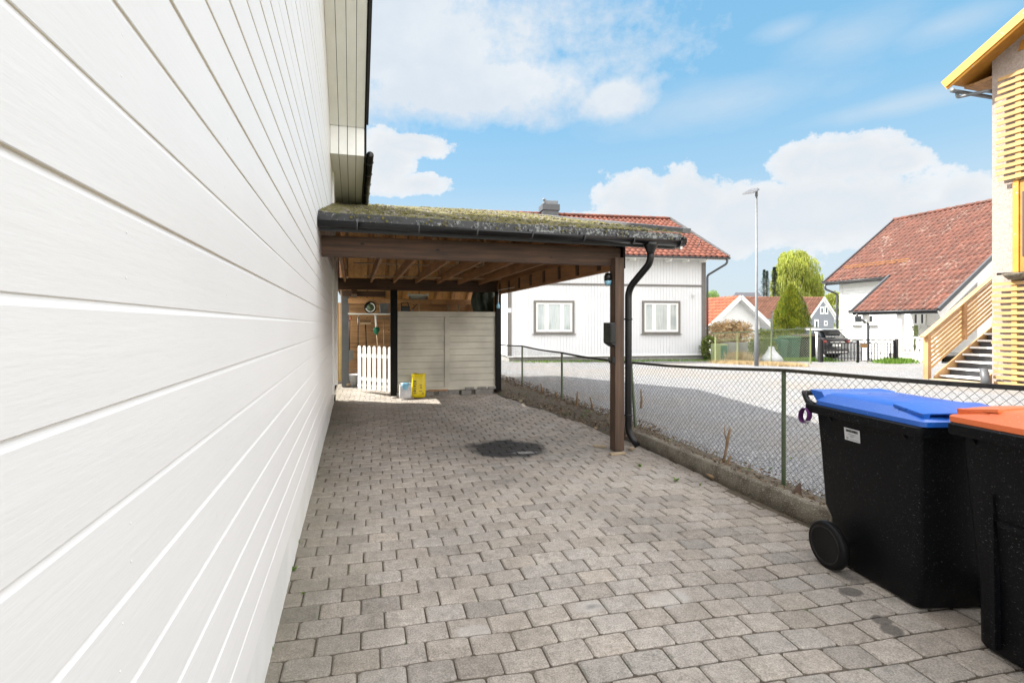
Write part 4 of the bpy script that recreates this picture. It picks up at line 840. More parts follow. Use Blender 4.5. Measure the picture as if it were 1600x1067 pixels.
for k in range(3):
    pts_ = []
    for j in range(5): a = math.radians(90 + 120 * k + 80 * j / 4); pts_.append(cc + (-BV) * (math.cos(a) * H * .075) + Vector((0, 0, math.sin(a) * H * .075)))
    b.tube(pts_, H * .022, 4)
b.build('recycling_emblem', ink, bin1)
# purple strap on the handle end
c = p1(-.0, .775, zt1 - .065) ; t = None
b = MB(); N = 28; rings = []
for k in range(N + 1):
    a = -1.9 + 4.9 * k / N * 1.22; r = .045 + .006 * math.sin(k * .4); q = p1(.0, .785 + math.cos(a) * r * .9, zt1 - .028 + math.sin(a) * r * 1.05); w_ = BW * .017; rad_ = (BV * math.cos(a) + Vector((0, 0, math.sin(a)))) * .002
    rings.append([q - w_ + rad_, q + w_ + rad_, q + w_ - rad_, q - w_ - rad_])
b.loft(rings); tag(b.build('loop_strap', M['purple'], origin=tuple(c)), 'purple webbing loop hanging under the rim of the bin with the blue lid', 'strap')
# ================================================================ TILED ROOF HELPER
def tiled(P, E, S, ne, ns, tw, th, amp=.045, keep=None, sub=6, step=.03):
    """pantiles: P corner at eave, E unit vector along the eave, S unit vector up the slope"""
    P, E, S = Vector(P), Vector(E).normalized(), Vector(S).normalized(); N = E.cross(S); N = N if N.z > 0 else -N; b = MB(); b.sm = True
    for j in range(ns):
        for i in range(ne):
            if keep and not keep((i + .5) * tw, (j + .5) * th): continue
            vs = []; dz = U(-.004, .004)
            for (s, lift) in ((j * th - .03, step), ((j + 1) * th, 0)):
                for k in range(sub + 1):
                    x = k / sub; h = amp * (math.sin(math.pi * min(1, x / .62)) if x < .62 else -.35 * math.sin(math.pi * (x - .62) / .38)); vs.append(P + E * (i + x) * tw + S * s + N * (h + lift + dz))
            for k in range(sub + 1): x = k / sub; h = amp * (math.sin(math.pi * min(1, x / .62)) if x < .62 else -.35 * math.sin(math.pi * (x - .62) / .38)); vs.append(P + E * (i + x) * tw + S * (j * th - .03) + N * (h + .0 + dz - .01))
            m = sub + 1; b.add(vs, [(k, k + 1, m + k + 1, m + k) for k in range(sub)] + [(k, 2 * m + k, 2 * m + k + 1, k + 1) for k in range(sub)])
    return b
# ================================================================ HOUSE ACROSS THE YARD
C0 = Vector((14.77, 17.8, 0)); HD = Vector((-.995, .10, 0)).normalized(); HN = Vector((.10, .995, 0)).normalized()
def H(a, n, z): return C0 + HD * a + HN * n + Vector((0, 0, z))
def hw(px, py): return ONL(px, py, (C0.x, C0.y), (HD.x, HD.y))
ho = thing('white_cottage', 'white one storey house with red tiled roof and grey trim across the gravel yard', 'house', H(4.3, 4, 0))
LH = hw(794, 500)[0]; ZW = 4.35; ZB0 = .23
b = MB(); b.prism([H(0, .02, ZB0), H(LH, .02, ZB0), H(LH, .02, ZW), H(0, .02, ZW)], HN * 8.2); b.prism([H(0.01, .03, ZW), H(.01, 8.15, ZW), H(.01, 4.1, ZW + 2.45)], HD * (LH - .02))
b.build('house_body', M['white_wall'], ho)
b = MB(); nb = int(LH / .135); zband = hw(960, 445)[1]
for k in range(nb):
    a = .06 + k * .135 + .0
    b.prism([H(a, .02, ZB0), H(a + .126, .02, ZB0), H(a + .126, .02, zband - .04), H(a, .02, zband - .04)], -HN * .02)
    b.prism([H(a, .02, zband + .04), H(a + .126, .02, zband + .04), H(a + .126, .02, ZW), H(a, .02, ZW)], -HN * .02)
for k in range(58): b.prism([H(LH, .1 + k * .14, ZB0), H(LH, .222 + k * .14, ZB0), H(LH, .222 + k * .14, ZW), H(LH, .1 + k * .14, ZW)], HD * .02)
b.build('wall_cladding', M['white_wall'], ho)
b = MB(); b.prism([H(-.02, -.02, ZB0), H(.17, -.02, ZB0), H(.17, -.02, ZW - .1), H(-.02, -.02, ZW - .1)], HN * .03); b.prism([H(LH + .03, -.02, ZB0), H(LH - .14, -.02, ZB0), H(LH - .14, -.02, ZW - .1), H(LH + .03, -.02, ZW - .1)], HN * .03)
b.bar(H(.17, -.015, zband), H(LH - .14, -.015, zband), .05, .075); b.build('trim', M['trim'], ho)
b = MB(); b.bar(H(-.02, .0, ZB0 - .01), H(LH + .02, .0, ZB0 - .01), .07, .05); b.build('drip_board', M['white'], ho)
b = MB(); b.prism([H(.05, .06, -.3), H(LH - .05, .06, -.3), H(LH - .05, .06, ZB0 - .03), H(.05, .06, ZB0 - .03)], HN * 8.1); b.build('plinth', M['concrete'], ho)
def window3(x0, y0, x1, y1, par):
    a1, z1 = hw(x0, y0); a0, z0 = hw(x1, y1); a0, a1 = min(a0, a1), max(a0, a1); f = .09
    b = MB()
    for (p, q, r, s) in ((a0, a1, z1 - f, z1), (a0, a1, z0, z0 + f * .8), (a0, a0 + f, z0 + f * .8, z1 - f), (a1 - f, a1, z0 + f * .8, z1 - f)): b.prism([H(p, -.06, r), H(q, -.06, r), H(q, -.06, s), H(p, -.06, s)], HN * .059)
    b.bar(H(a0 - .06, -.05, z0 - .03), H(a1 + .06, -.05, z0 - .03), .09, .03); w = b.build('window', M['trim'], par)
    i0, i1, j0, j1 = a0 + f, a1 - f, z0 + f * .8, z1 - f; W_ = i1 - i0; g = .075; cuts = [(i0, i0 + W_ * .285), (i0 + W_ * .285, i0 + W_ * .715), (i0 + W_ * .715, i1)]
    for (p, q) in cuts:
        b = MB(); [b.prism([H(c[0], -.045, c[2]), H(c[1], -.045, c[2]), H(c[1], -.045, c[3]), H(c[0], -.045, c[3])], HN * .04) for c in ((p + .004, q - .004, j1 - g, j1), (p + .004, q - .004, j0, j0 + g), (p + .004, p + g, j0 + g, j1 - g), (q - g, q - .004, j0 + g, j1 - g))]; b.build('casement', M['white'], w)
        b = MB(); b.prism([H(p + g, -.018, j0 + g), H(q - g, -.018, j0 + g), H(q - g, -.018, j1 - g), H(p + g, -.018, j1 - g)], HN * .004); b.build('pane', M['glasspale'], w)
window3(834, 469.5, 897, 521, ho); window3(1003, 470, 1062, 521, ho)
# roof
SL = Vector((0, 0, 0)) + HN * 4.1 + Vector((0, 0, 2.62)); OV = .55; ev = H(-.72, -OV, ZW - .02); slope = (HN * 4.65 + Vector((0, 0, 2.58))).normalized(); wid = LH + 1.2
b = tiled(ev + Vector((0, 0, .06)), HD, slope, int(wid / .25), 16, .25, .335); b.build('roof_tiles', M['tile'], ho, recalc=False)
rd = H(-.72, 4.1, ZW + 2.62)
b = MB(); b.prism([ev + Vector((0, 0, -.08)), rd + Vector((0, 0, -.13)), H(-.72, 8.75, ZW - .12), H(-.72, 8.75, ZW - .06), rd + Vector((0, 0, -.07)), ev + Vector((0, 0, -.0))], HD * wid); b.build('roof_boards', M['white'], ho)
b = MB(); b.bar(ev + Vector((0, 0, .05)) - HD * .03, rd + Vector((0, 0, .06)) - HD * .03, .04, .20); b.build('verge_board', M['flash'], ho)
b = MB()
for k in range(int(wid / .38)): b.tube([rd + HD * (.38 * k) + Vector((0, 0, .07)), rd + HD * (.38 * k + .40) + Vector((0, 0, .085))], [.075, .09], 8)
b.build('ridge_tiles', M['tile'], ho)
b = MB(); halfpipe(b, ev + Vector((0, 0, .02)) - HN * .07, ev + HD * wid + Vector((0, 0, .02)) - HN * .07, .065, 6); b.build('gutter', M['greytrim'], ho)
b = MB(); [b.box(H(.3 + k * .8, -.3, ZW - .13), (.07, .35, .09), .1) for k in range(11)]; b.build('rafter_ends', M['white'], ho)
b = MB(); b.tube(pipe_path([ev + HD * .12 - HN * .07, ev + HD * .12 - HN * .07 + Vector((0, 0, -.22)), H(-.07, -.05, 3.65), H(-.07, -.05, 3.4), H(-.07, -.05, .05)], .1), .045, 8); b.build('downpipe', M['greytrim'], ho)
for (px, py) in ((1068, 388), (1101, 391)):
    a, z = hw(px, py); q = H(a - .08, .45, ZW + .68); b = MB(); b.tube([q + HD * .11 + Vector((0, 0, -.05)), q + Vector((0, 0, .22)), q - HD * .11 + Vector((0, 0, -.05))], .016, 4); b.build('snow_hook', M['iron'], ho)
ca = AT(858, 333, 24.0); ch = thing_ = None
b = MB(); b.box((ca.x, ca.y, 6.75), (.78, .62, 1.0), -.1); c1 = b.build('chimney', M['greytrim'], ho)
b = MB(); b.box((ca.x, ca.y, 7.28), (.88, .72, .30), -.1); b.build('chimney_collar', M['greytrim'], c1, .01)
b = MB(); b.box((ca.x + .05, ca.y, 7.52), (.66, .55, .2), -.1); b.tube([(ca.x - .30, ca.y - .2, 7.46), (ca.x - .30, ca.y - .2, 7.64), (ca.x - .42, ca.y - .2, 7.66)], .07, 8); b.build('chimney_cap', M['metal'], c1, .02)
a, z = hw(795, 485); b = MB(); b.prism([H(a - .09, -.05, z - .09), H(a + .09, -.05, z - .09), H(a + .09, -.05, z + .09), H(a - .09, -.05, z + .09)], HN * .02); np_ = b.build('number_plate', M['white'], ho)
b = MB(); q = H(a, -.06, z); b.bar(q + Vector((0, 0, -.05)), q + Vector((0, 0, .05)), .015, .006); b.bar(q + HD * .018 + Vector((0, 0, .03)), q + Vector((0, 0, .05)), .015, .006); b.build('numeral', M['greytrim'], np_)
a, z = hw(1082, 462); b = MB(); b.lathe(H(a, -.06, z - .08), [(0, 0), (.05, .0), (.035, .12), (.055, .14), (.03, .2), (0, .2)], 10); b.build('wall_lantern', M['white'], ho)
# ================================================================ STREET LAMP
q = G(1182, 572, .05); t = thing('street_lamp', 'tall grey steel street lamp with flat head at the edge of the gravel yard', 'street lamp', q)
tl = q.x * SN + q.y * CS; zt_ = 1.5 + (508 - 306) / FP * tl
b = MB(); b.tube([q + Vector((0, 0, -.1)), q + Vector((0, 0, 1.0)), q + Vector((0, 0, 1.35)), (q.x, q.y, zt_)], [.070, .070, .05, .032], 14); b.build('pole', M['metal'], t)
b = MB(); b.tube([(q.x, q.y, zt_ - .02), (q.x, q.y, zt_ + .1), (q.x + .02, q.y, zt_ + .26)], [.045, .045, .035], 10); b.build('spigot', M['metal'], t)
Rv = Vector((CS, -SN, 0)); Fv = Vector((SN, CS, 0)); hc = Vector((q.x, q.y, zt_ + .26))
hd = [hc + Rv * .13 + Fv * .10, hc + Rv * .02 - Fv * .16 + Vector((0, 0, -.10)), hc - Rv * .26 - Fv * .26 + Vector((0, 0, -.25)), hc - Rv * .56 - Fv * .1 + Vector((0, 0, -.26)), hc - Rv * .10 + Fv * .12 + Vector((0, 0, -.02))]
b = MB(); b.prism(hd, (0, .02, .055)); hdob = b.build('lamp_head', M['flash'], t, .01)
cm = sum(hd, Vector()) / 5; b = MB(); b.prism([cm + (p - cm) * .6 - Rv * .08 + Vector((0, 0, -.018)) for p in hd], (0, 0, .012)); b.build('lamp_lens', M['silver'], hdob)
# ================================================================ FOLIAGE HELPERS
def crown(b, pts, n, s, asp=.6, up=1.0, jit=None):
    for _ in range(n):
        c, r = random.choice(pts) if not callable(pts) else pts()
        d = Vector((random.gauss(0, 1), random.gauss(0, 1), random.gauss(0, 1))).normalized(); rr = r if isinstance(r, (tuple, list)) else (r, r, r); k = U(.35, 1) ** .4
        leafq(b, (c[0] + d.x * rr[0] * k, c[1] + d.y * rr[1] * k, c[2] + d.z * rr[2] * k), U(s * .6, s * 1.4), up, asp)
def trunk(b, p, h, r, limbs=()):
    p = Vector(p); b.tube([p + Vector((0, 0, -.2)), p + Vector((U(-.1, .1), 0, h * .5)), p + Vector((U(-.1, .1), 0, h))], [r * 1.2, r * .8, r * .25], 8)
    for (z, q) in limbs: b.tube([p + Vector((0, 0, z)), (p + Vector((0, 0, z))).lerp(Vector(q), .55) + Vector((0, 0, .15)), q], [r * .45, r * .3, r * .08], 5)
def tree(name, label, base, build_crown, mat, h, r, limbs=(), grp=None):
    t = thing(name, label, 'tree', base, grp); b = MB(); trunk(b, base, h, r, limbs); b.build('trunk', M['bark'], t); b = MB(); build_crown(b); b.build('crown', mat, t, recalc=False); return t
# clipped golden thuja
tt = 24.5; bc = AT(1236, 560, tt); gzv = -.15
def thj(b):
    topz = CH + (508 - 447) / FP * tt; h = topz - .1
    for i in range(15000):
        f = R() ** .8; z = .1 + h * f; rr = .98 * (1 - f ** 2.2) ** .8; a = U(0, 6.283); k = 1 - .30 * R() ** 2 + .08 * math.sin(a * 7 + z * 5) * math.sin(z * 6 + a * 2)
        x, y = bc.x + math.cos(a) * rr * k, bc.y + math.sin(a) * rr * k
        d = Vector((math.cos(a) * .5, math.sin(a) * .5, 1)).normalized(); e = Vector((-math.sin(a), math.cos(a), U(-.3, .3))); s = U(.04, .095)
        b.add([(x, y, z), (x + e.x * s * .5 + d.x * s * .6, y + e.y * s * .5 + d.y * s * .6, z + s * .6), (x + d.x * s * 1.5, y + d.y * s * 1.5, z + s * 1.4), (x - e.x * s * .5 + d.x * s * .6, y - e.y * s * .5 + d.y * s * .6, z + s * .6)], [(0, 1, 2, 3)])
tree('thuja', 'dense conical golden green thuja beside the parked car', (bc.x, bc.y, gzv), thj, M['thuja'], 2.6, .12)
# weeping willow far behind
wt = 70; wb = AT(1243, 520, wt); wb.z = -.4
def wcloud():
    out = []
    for (px, py, r) in ((1240, 410, 2.2), (1258, 418, 2.0), (1224, 425, 1.7), (1219, 445, 1.5), (1270, 438, 1.7), (1240, 432, 2.6), (1228, 448, 2.2), (1262, 450, 2.2), (1214, 463, 1.0), (1248, 460, 2.2), (1277, 455, 1.0), (1250, 402, 1.2), (1228, 404, 1.1)):
        c = AT(px, py, wt + U(-2, 2)); out.append((c, r * .92))
    return out
WC = wcloud()
def wil(b):
    for i in range(13000):
        c, r = random.choice(WC); d = Vector((random.gauss(0, 1), random.gauss(0, 1), random.gauss(0, 1))).normalized() * r * R() ** .4; p = c + d; Ls = U(.2, .8)
        w = U(.03, .07); s = Vector((U(-1, 1), U(-1, 1), 0)).normalized() * w; dr = Vector((U(-.12, .12), U(-.12, .12), -1)) * Ls; b.add([p - s, p + s, p + dr + s * .3, p + dr - s * .3], [(0, 1, 2, 3)])
tree('weeping_willow', 'large yellow green weeping willow rising behind the pink roofed house', wb, wil, M['willow'], 8.5, .45, [(4 + i * .4, WC[i][0]) for i in range(10)])
def spruce(px, py0, tdep, hw_, label, first=[None]):
    top = AT(px, py0, tdep); base = Vector((top.x, top.y, -.5)); h = top.z - base.z
    def cr(b):
        for i in range(5200):
            f = R() ** 1.3; z = top.z - f * h * .92; lay = .75 + .35 * math.sin(z * 4.2 + U(-.4, .4)); rr = hw_ * .62 * (.015 + f) * lay; a = U(0, 6.283); k = U(.3, 1)
            p = Vector((base.x + math.cos(a) * rr * k, base.y + math.sin(a) * rr * k, z - .12 * k * rr)); d = Vector((math.cos(a), math.sin(a), -.25)); e = Vector((-math.sin(a), math.cos(a), 0)); s = U(.08, .24); b.add([p, p + d * s * .5 + e * s * .3, p + d * s * 1.2, p + d * s * .5 - e * s * .3], [(0, 1, 2, 3)])
    tree('spruce_tree', label, base, cr, M['spruce'], h * .97, .16, grp='spruces on the skyline')
spruce(1194, 421, 85, 4.2, 'dark spruce tree on the skyline, leftmost of the spruces'); spruce(1198.5, 423, 87, 3.4, 'dark slim spruce tree right behind the leftmost spruce'); spruce(1210, 417, 60, 3.2, 'dark spruce tree on the skyline touching the willow')
def bush(name, label, cat, blobs, n, s, mat, grp=None, base=None):
    b = MB(); crown(b, blobs, n, s); c = blobs[0][0]; o = b.build(name, mat, recalc=False, origin=(c[0], c[1], 0)); return tag(o, label, cat, grp)
bp = lambda px, py, t, r: (AT(px, py, t), r)
tb = AT(1111, 470, 75); tree('birch_tree', 'small light green tree just right of the white cottage on the skyline', (tb.x, tb.y, -.4), lambda b: crown(b, [bp(1108, 464, 75, .8), bp(1114, 461, 75, .8), bp(1118, 466, 75, .7), bp(1104, 468, 75, .8)], 1500, .10), M['tree'], 4.5, .15)
tb = AT(1300, 480, 60); tree('garden_tree', 'yellow green tree behind the grey gabled house', (tb.x, tb.y, -.4), lambda b: crown(b, [bp(1298, 468, 60, .8), bp(1303, 478, 60, 1.2), bp(1300, 495, 60, 1.2), bp(1306, 465, 60, .8)], 2200, .12), M['willow'], 5, .15)
tb = AT(1204, 430, 72)
hg = []
for i in range(26): hg.append((AT(1113 + i * 2.15, 510 + U(-2, 3) + 8 * ((i - 13) / 13.) ** 4 + 2, 21.5), .34)); hg.append((AT(1113 + i * 2.15, 526 + U(-3, 3), 21.3), .42))
bush('beech_hedge', 'rounded dry brown beech hedge in front of the white garage', 'hedge', hg, 5200, .045, M['beech'])
bush('green_shrub', 'low green shrub between the white cottage and the green cabinet', 'shrub', [bp(1106, 545, 20.5, .35), bp(1108, 535, 20.5, .3), bp(1112, 550, 20.5, .35)], 900, .05, M['hedge'])
bush('low_hedge', 'green and yellow hedge behind the street lamp pole', 'hedge', [bp(1176 + i * 3.5, 545 + (i % 3) * 4 - 6 * (i > 3), 20.3, .38) for i in range(9)], 2600, .045, M['hedge'])
bush('thuja_hedge', 'green clipped thuja hedge under the conical thuja', 'hedge', [bp(1193 + i * 5, 530 + (i % 2) * 4, 22.5, .5) for i in range(8)], 3600, .06, M['thuja'])
# ================================================================ FAR HOUSES
def gable_house(name, label, A, ex, ey, wid, dep, zb, ze, zr, mats, ov=.4, tw=.5, ridge_across=False):
    """gable in the A..A+ex*wid plane, ridge running along ey"""
    A = Vector(A); ex, ey = Vector(ex).normalized(), Vector(ey).normalized(); wall, roof, trim = mats; t = thing(name, label, 'house', A + ex * wid / 2 + ey * dep / 2)
    P = lambda a, n, z: A + ex * a + ey * n + Vector((0, 0, z - A.z))
    b = MB(); b.prism([P(0, 0, zb), P(wid, 0, zb), P(wid, 0, ze), P(wid / 2, 0, zr - .12), P(0, 0, ze)], ey * dep); b.build('wall', wall, t)
    hw2 = wid / 2; sl = (zr - ze) / hw2; ze2 = ze - sl * ov
    for sg in (0, 1):
        E0 = P(-ov if sg == 0 else wid + ov, -ov, ze2); S = (P(hw2, -ov, zr) - E0); ns = int(S.length / .35) + 1
        b = tiled(E0 + Vector((0, 0, .03)), ey, S, int((dep + 2 * ov) / .3), ns, .3, S.length / ns, .05, sub=4); b.build('roof', roof, t, recalc=False)
        b = MB(); b.prism([E0 + Vector((0, 0, -.09)), P(hw2, -ov, zr - .09), P(hw2, -ov, zr + .0), E0], ey * (dep + 2 * ov)); b.build('roof_boards', trim, t)
        b = MB(); b.bar(E0 + Vector((0, 0, -.05)) - ey * .03, P(hw2, -ov - .03, zr - .05), .04, tw); b.build('verge_board', trim, t)
        b = MB(); b.bar(E0 + Vector((0, 0, .0)), E0 + ey * (dep + 2 * ov), .10, .09); b.build('gutter', M['greytrim'], t)
    return t, P
# garage with orange roof
A = AT(1110, 540, 30); B = AT(1201, 540, 30); A.z = 0
ze = CH + (508 - 500) / FP * 30; zr = CH + (508 - 463) / FP * 30
ga_, GPf = gable_house('white_garage', 'white garage with open gable and orange tiled roof behind the beech hedge', A, (1, -.12, 0), (-.02, 1, 0), (B - A).length * .93, 8, -.4, ze, zr, (M['white'], M['tile_orange'], M['white']), .45, .24)
b = MB(); w_ = (B - A).length * .93; b.prism([GPf(w_ * .13, -.02, .2), GPf(w_ * .62, -.02, .2), GPf(w_ * .62, -.02, 1.52), GPf(w_ * .13, -.02, 1.52)], (0, .015, 0)); b.build('garage_opening', M['blackpaint'], ga_)
# dark roofed house
A = AT(1166, 500, 75); gable_house('dark_roofed_house', 'house with dark slate roof seen above the garage gable', (A.x, A.y, 0), (.99, .2, 0), (-.2, .97, 0), .1, .1, 0, .1, .2, (M['white'], M['darkroof'], M['white'])) if False else None
t = thing('dark_roofed_house', 'house with dark grey roof seen above the garage gable', 'house', (A.x, A.y, 0)); B_ = AT(1203, 500, 75); e_ = (B_ - A); e_.z = 0; zt2 = CH + (508 - 456.5) / FP * 75; ze2 = CH + 20 / FP * 75
b = MB(); b.prism([(A.x, A.y, -.5), (B_.x, B_.y, -.5), (B_.x, B_.y, ze2), (A.x, A.y, ze2)], Fv * 7); b.build('wall', M['white'], t)
b = MB(); k_ = .35; b.add([A + Vector((0, 0, 0)) - Rv * .3 - Fv * .4 + Vector((0, 0, ze2 - A.z)), B_ + Rv * .3 - Fv * .4 + Vector((0, 0, ze2 - B_.z)), B_ + Rv * .3 + Fv * 3.5 + Vector((0, 0, zt2 - B_.z + .18)), A + Rv * .2 + Fv * 3.5 + Vector((0, 0, zt2 - A.z + .18)), B_ + Rv * .3 + Fv * 7.4 + Vector((0, 0, ze2 - B_.z)), A - Rv * .3 + Fv * 7.4 + Vector((0, 0, ze2 - A.z))], [(0, 1, 2, 3), (3, 2, 4, 5), (0, 3, 5), (1, 4, 2)]); b.build('roof', M['darkroof'], t)
# grey gabled house, ridge running left to right, gable at the right
gt = 50.; g0 = AT(1262, 540, gt); g1 = AT(1303, 540, gt + 3); zeg = CH + (508 - 494.5) / FP * gt; zrg = CH + (508 - 464) / FP * (gt + 1)
ex = (g1 - g0); ex.z = 0; wg = ex.length; eyv = Vector((-.985, .17, 0))
gh, GH = gable_house('grey_house', 'blue grey gabled house with faded pink tile roof behind the thuja', (g0.x, g0.y, 0), ex, eyv, wg, 9.0, -.5, zeg, zrg, (M['greyclad'], M['tile_pink'], M['white']), .35, .22)
def gwin(px0, py0, px1, py1):
    P_ = (g0.x, g0.y); D_ = ex.normalized(); a0_, z1_ = ONL(px0, py0, P_, (D_.x, D_.y)); a1_, z0_ = ONL(px1, py1, P_, (D_.x, D_.y)); b = MB(); n_ = -eyv
    b.prism([GH(a0_, -.03, z0_), GH(a1_, -.03, z0_), GH(a1_, -.03, z1_), GH(a0_, -.03, z1_)], n_ * .04); w = b.build('window', M['white'], gh)
    g_ = (a1_ - a0_) * .24; b = MB(); b.prism([GH(a0_ + g_, -.075, z0_ + g_), GH(a1_ - g_, -.075, z0_ + g_), GH(a1_ - g_, -.075, z1_ - g_), GH(a0_ + g_, -.075, z1_ - g_)], n_ * .004); b.build('pane', M['glass'], w)
gwin(1281, 479, 1286, 491); gwin(1288, 478, 1293, 491); gwin(1272, 499, 1278, 517); gwin(1287, 501, 1292, 509)
# ================================================================ FAR GREEN FENCE AND WHAT STANDS BY IT
ff = thing('green_garden_fence', 'pale green chain link fence panel around the cabinets and bins across the yard', 'fence', G(1190, 567, .05))
fp_ = [(1118, 521, 567.5), (1152.5, 519, 567), (1205, 516, 567), (1266.5, 513, 568.5)]
FA, FB = G(1117, 567.5, .05), G(1267, 568.5, .05); FD = (FB - FA); FL = FD.length; FD.normalize()
tp = []
for i, (px, y0, y1) in enumerate(fp_):
    a, z1 = ONL(px, y0, (FA.x, FA.y), (FD.x, FD.y)); p = FA + FD * a; p.z = 0; tp.append(Vector((p.x, p.y, z1)))
    b = MB(); b.bar((p.x, p.y, -.05), (p.x, p.y, z1), .04 if i != 2 else .02, .04, (1, 0, 0)); b.build('fence_post', M['palegreen'], ff)
b = MB(); [b.bar(p, q, .04, .04) for p, q in zip([tp[0] - FD * .15] + tp[1:3], tp[1:])]; b.build('top_rail', M['greenpaint'], ff)
b = MB(); b.bar(tp[0] - Vector((0, 0, .28)), tp[3] - Vector((0, 0, .30)), .02, .02); b.build('tension_wire', M['palegreen'], ff)
b = MB(); P = .085; H_ = 1.1; m = -int(H_ / P) - 1
def fpt(s, h): k = s / FL; return FA + FD * s + Vector((0, 0, .04 + h * (tp[0].z + (tp[3].z - tp[0].z) * k - .1) / H_))
while m * P < FL + H_:
    for sg in (1, -1):
        s0 = m * P; (sa, ha), (sb_, hb) = ((s0, 0), (s0 + H_, H_)) if sg > 0 else ((s0, H_), (s0 + H_, 0))
        if sa < 0: ha += (0 - sa) * (hb - ha) / (sb_ - sa); sa = 0
        if sb_ > FL: hb = ha + (FL - sa) * (hb - ha) / (sb_ - sa); sb_ = FL
        if sb_ - sa > .01: b.tube([fpt(sa, ha), fpt(sb_, hb)], .0024, 3, False)
    m += 1
b.build('wire_mesh', M['wirefar'], ff, recalc=False)
def cab(name, label, px0, px1, py0, t_, parts, depth=.4):
    a, c = AT(px0, 560, t_), AT(px1, 560, t_); z1 = CH + (508 - py0) / FP * t_; w = (c - a).length; gz_ = -.05; o = Vector((a.x, a.y, 0)); root = thing(name, label, 'cabinet', o + Rv * w / 2)
    for (nm, f0, f1, dz, dd, m) in parts: b = MB(); b.prism([o + Rv * w * f0 + Vector((0, 0, gz_)) - Fv * dd, o + Rv * w * f1 + Vector((0, 0, gz_)) - Fv * dd, o + Rv * w * f1 + Vector((0, 0, z1 + dz)) - Fv * dd, o + Rv * w * f0 + Vector((0, 0, z1 + dz)) - Fv * dd], Fv * (depth + dd)); b.build(nm, m, root, .01)
cab('utility_cabinet', 'green utility cabinet with dark door behind the pale green fence', 1118, 1137, 537.5, 19.2, [('cabinet_body', 0, 1, 0, 0, M['palegreen']), ('door', .42, .96, -.06, .015, M['bingreen'])])
cab('junction_box', 'wide grey junction box beside the green utility cabinet', 1138, 1168, 536.5, 19.4, [('cabinet_body', 0, 1, 0, 0, M['grey']), ('cover', -.01, 1.01, .03, .02, M['grey']), ('door', .05, .48, -.05, .016, M['metal']), ('door', .52, .95, -.05, .016, M['metal'])])
def greenbin(label, px0, px1, py0, t_, m, lm, yaw=.3):
    a, c = AT(px0, 558, t_), AT(px1, 558, t_); z1 = CH + (508 - py0) / FP * t_; w = (c - a).length * .93; o = Vector(((a.x + c.x) / 2, (a.y + c.y) / 2, 0)); root = thing('green_bin', label, 'bin', o, None)
    X_ = Vector((math.cos(yaw), math.sin(yaw), 0)); Y_ = Vector((-X_.y, X_.x, 0)); gz_ = -.06
    q = lambda x, y, z: o + X_ * x + Y_ * y + Vector((0, 0, z))
    b = MB(); b.loft([[q(x * w / 2 * s, y * w * .6 * s + .02, z) for x, y in ((-1, -1), (1, -1), (1, 1), (-1, 1))] for z, s in ((gz_, .80), (gz_ + .3, .84), (z1 - .13, .95), (z1 - .13, 1.02), (z1 - .08, 1.02))]); b.build('body', m, root, .012)
    b = MB(); b.loft([[q(x * w / 2 * s, y * w * .6 * s + .02, z) for x, y in ((-1, -1), (1, -1), (1, 1), (-1, 1))] for z, s in ((z1 - .078, 1.0), (z1 - .04, 1.0), (z1, .85))]); b.tube([q(-w * .4, w * .68, z1 - .02), q(w * .4, w * .68, z1 - .02)], .02, 6); b.build('lid', lm, root, .01)
    for s in (-1, 1): b = MB(); b.lathe(q(s * w * .5, w * .5, gz_ + .11), [(0, -.025), (.11, -.025), (.11, .025), (0, .025)], 14, X_); b.build('wheel', M['tyre'], root)
greenbin('green wheeled bin beside the white garden sack, leftmost of the far bins', 1204, 1226, 530, 20.4, M['bingreen'], M['bingreen'], .25)
greenbin('green wheeled bin with raised lid, middle of the far bins', 1223, 1245, 525, 20.6, M['bingreen'], M['bingreen'], .1)
greenbin('nearly black wheeled bin with a brownish lid, rightmost of the far bins', 1245, 1268, 522.5, 20.6, M['binblack'], M['post'], .05)
c = AT(1205, 561, 19.9); b = MB(); b.sm = True; rings = []
for f, r in ((0, .33), (.15, .42), (.35, .36), (.6, .22), (.85, .12), (1, .10)):
    rings.append([(c.x + math.cos(a) * r * U(.88, 1.1), c.y + math.sin(a) * r * U(.88, 1.1), -.04 + .66 * f) for a in [6.283 * k / 16 for k in range(16)]])
b.loft(rings); tag(b.build('garden_sack', M['whitebag'], origin=(c.x, c.y, 0)), 'slumped white garden sack leaning against the leftmost green bin', 'sack')
for (nm, lab, px, y0, y1, t_, r_, m) in (('marker_pole', 'thin white pole beside the black gate post', 1276, 521, 562, 19.4, .035, 'white'), ('thin_post', 'thin pale post behind the green fence next to the green bins', 1206, 488, 530, 22.0, .03, 'metal'), ):
    c = AT(px, y1, t_); zt2 = CH + (508 - y0) / FP * t_; b = MB(); b.tube([(c.x, c.y, -.1), (c.x, c.y, zt2)], r_, 8); b.lathe((c.x, c.y, zt2), [(r_ * 1.3, 0), (r_ * 1.3, .04), (0, .06)], 8); tag(b.build(nm, M[m], origin=(c.x, c.y, 0)), lab, 'post')
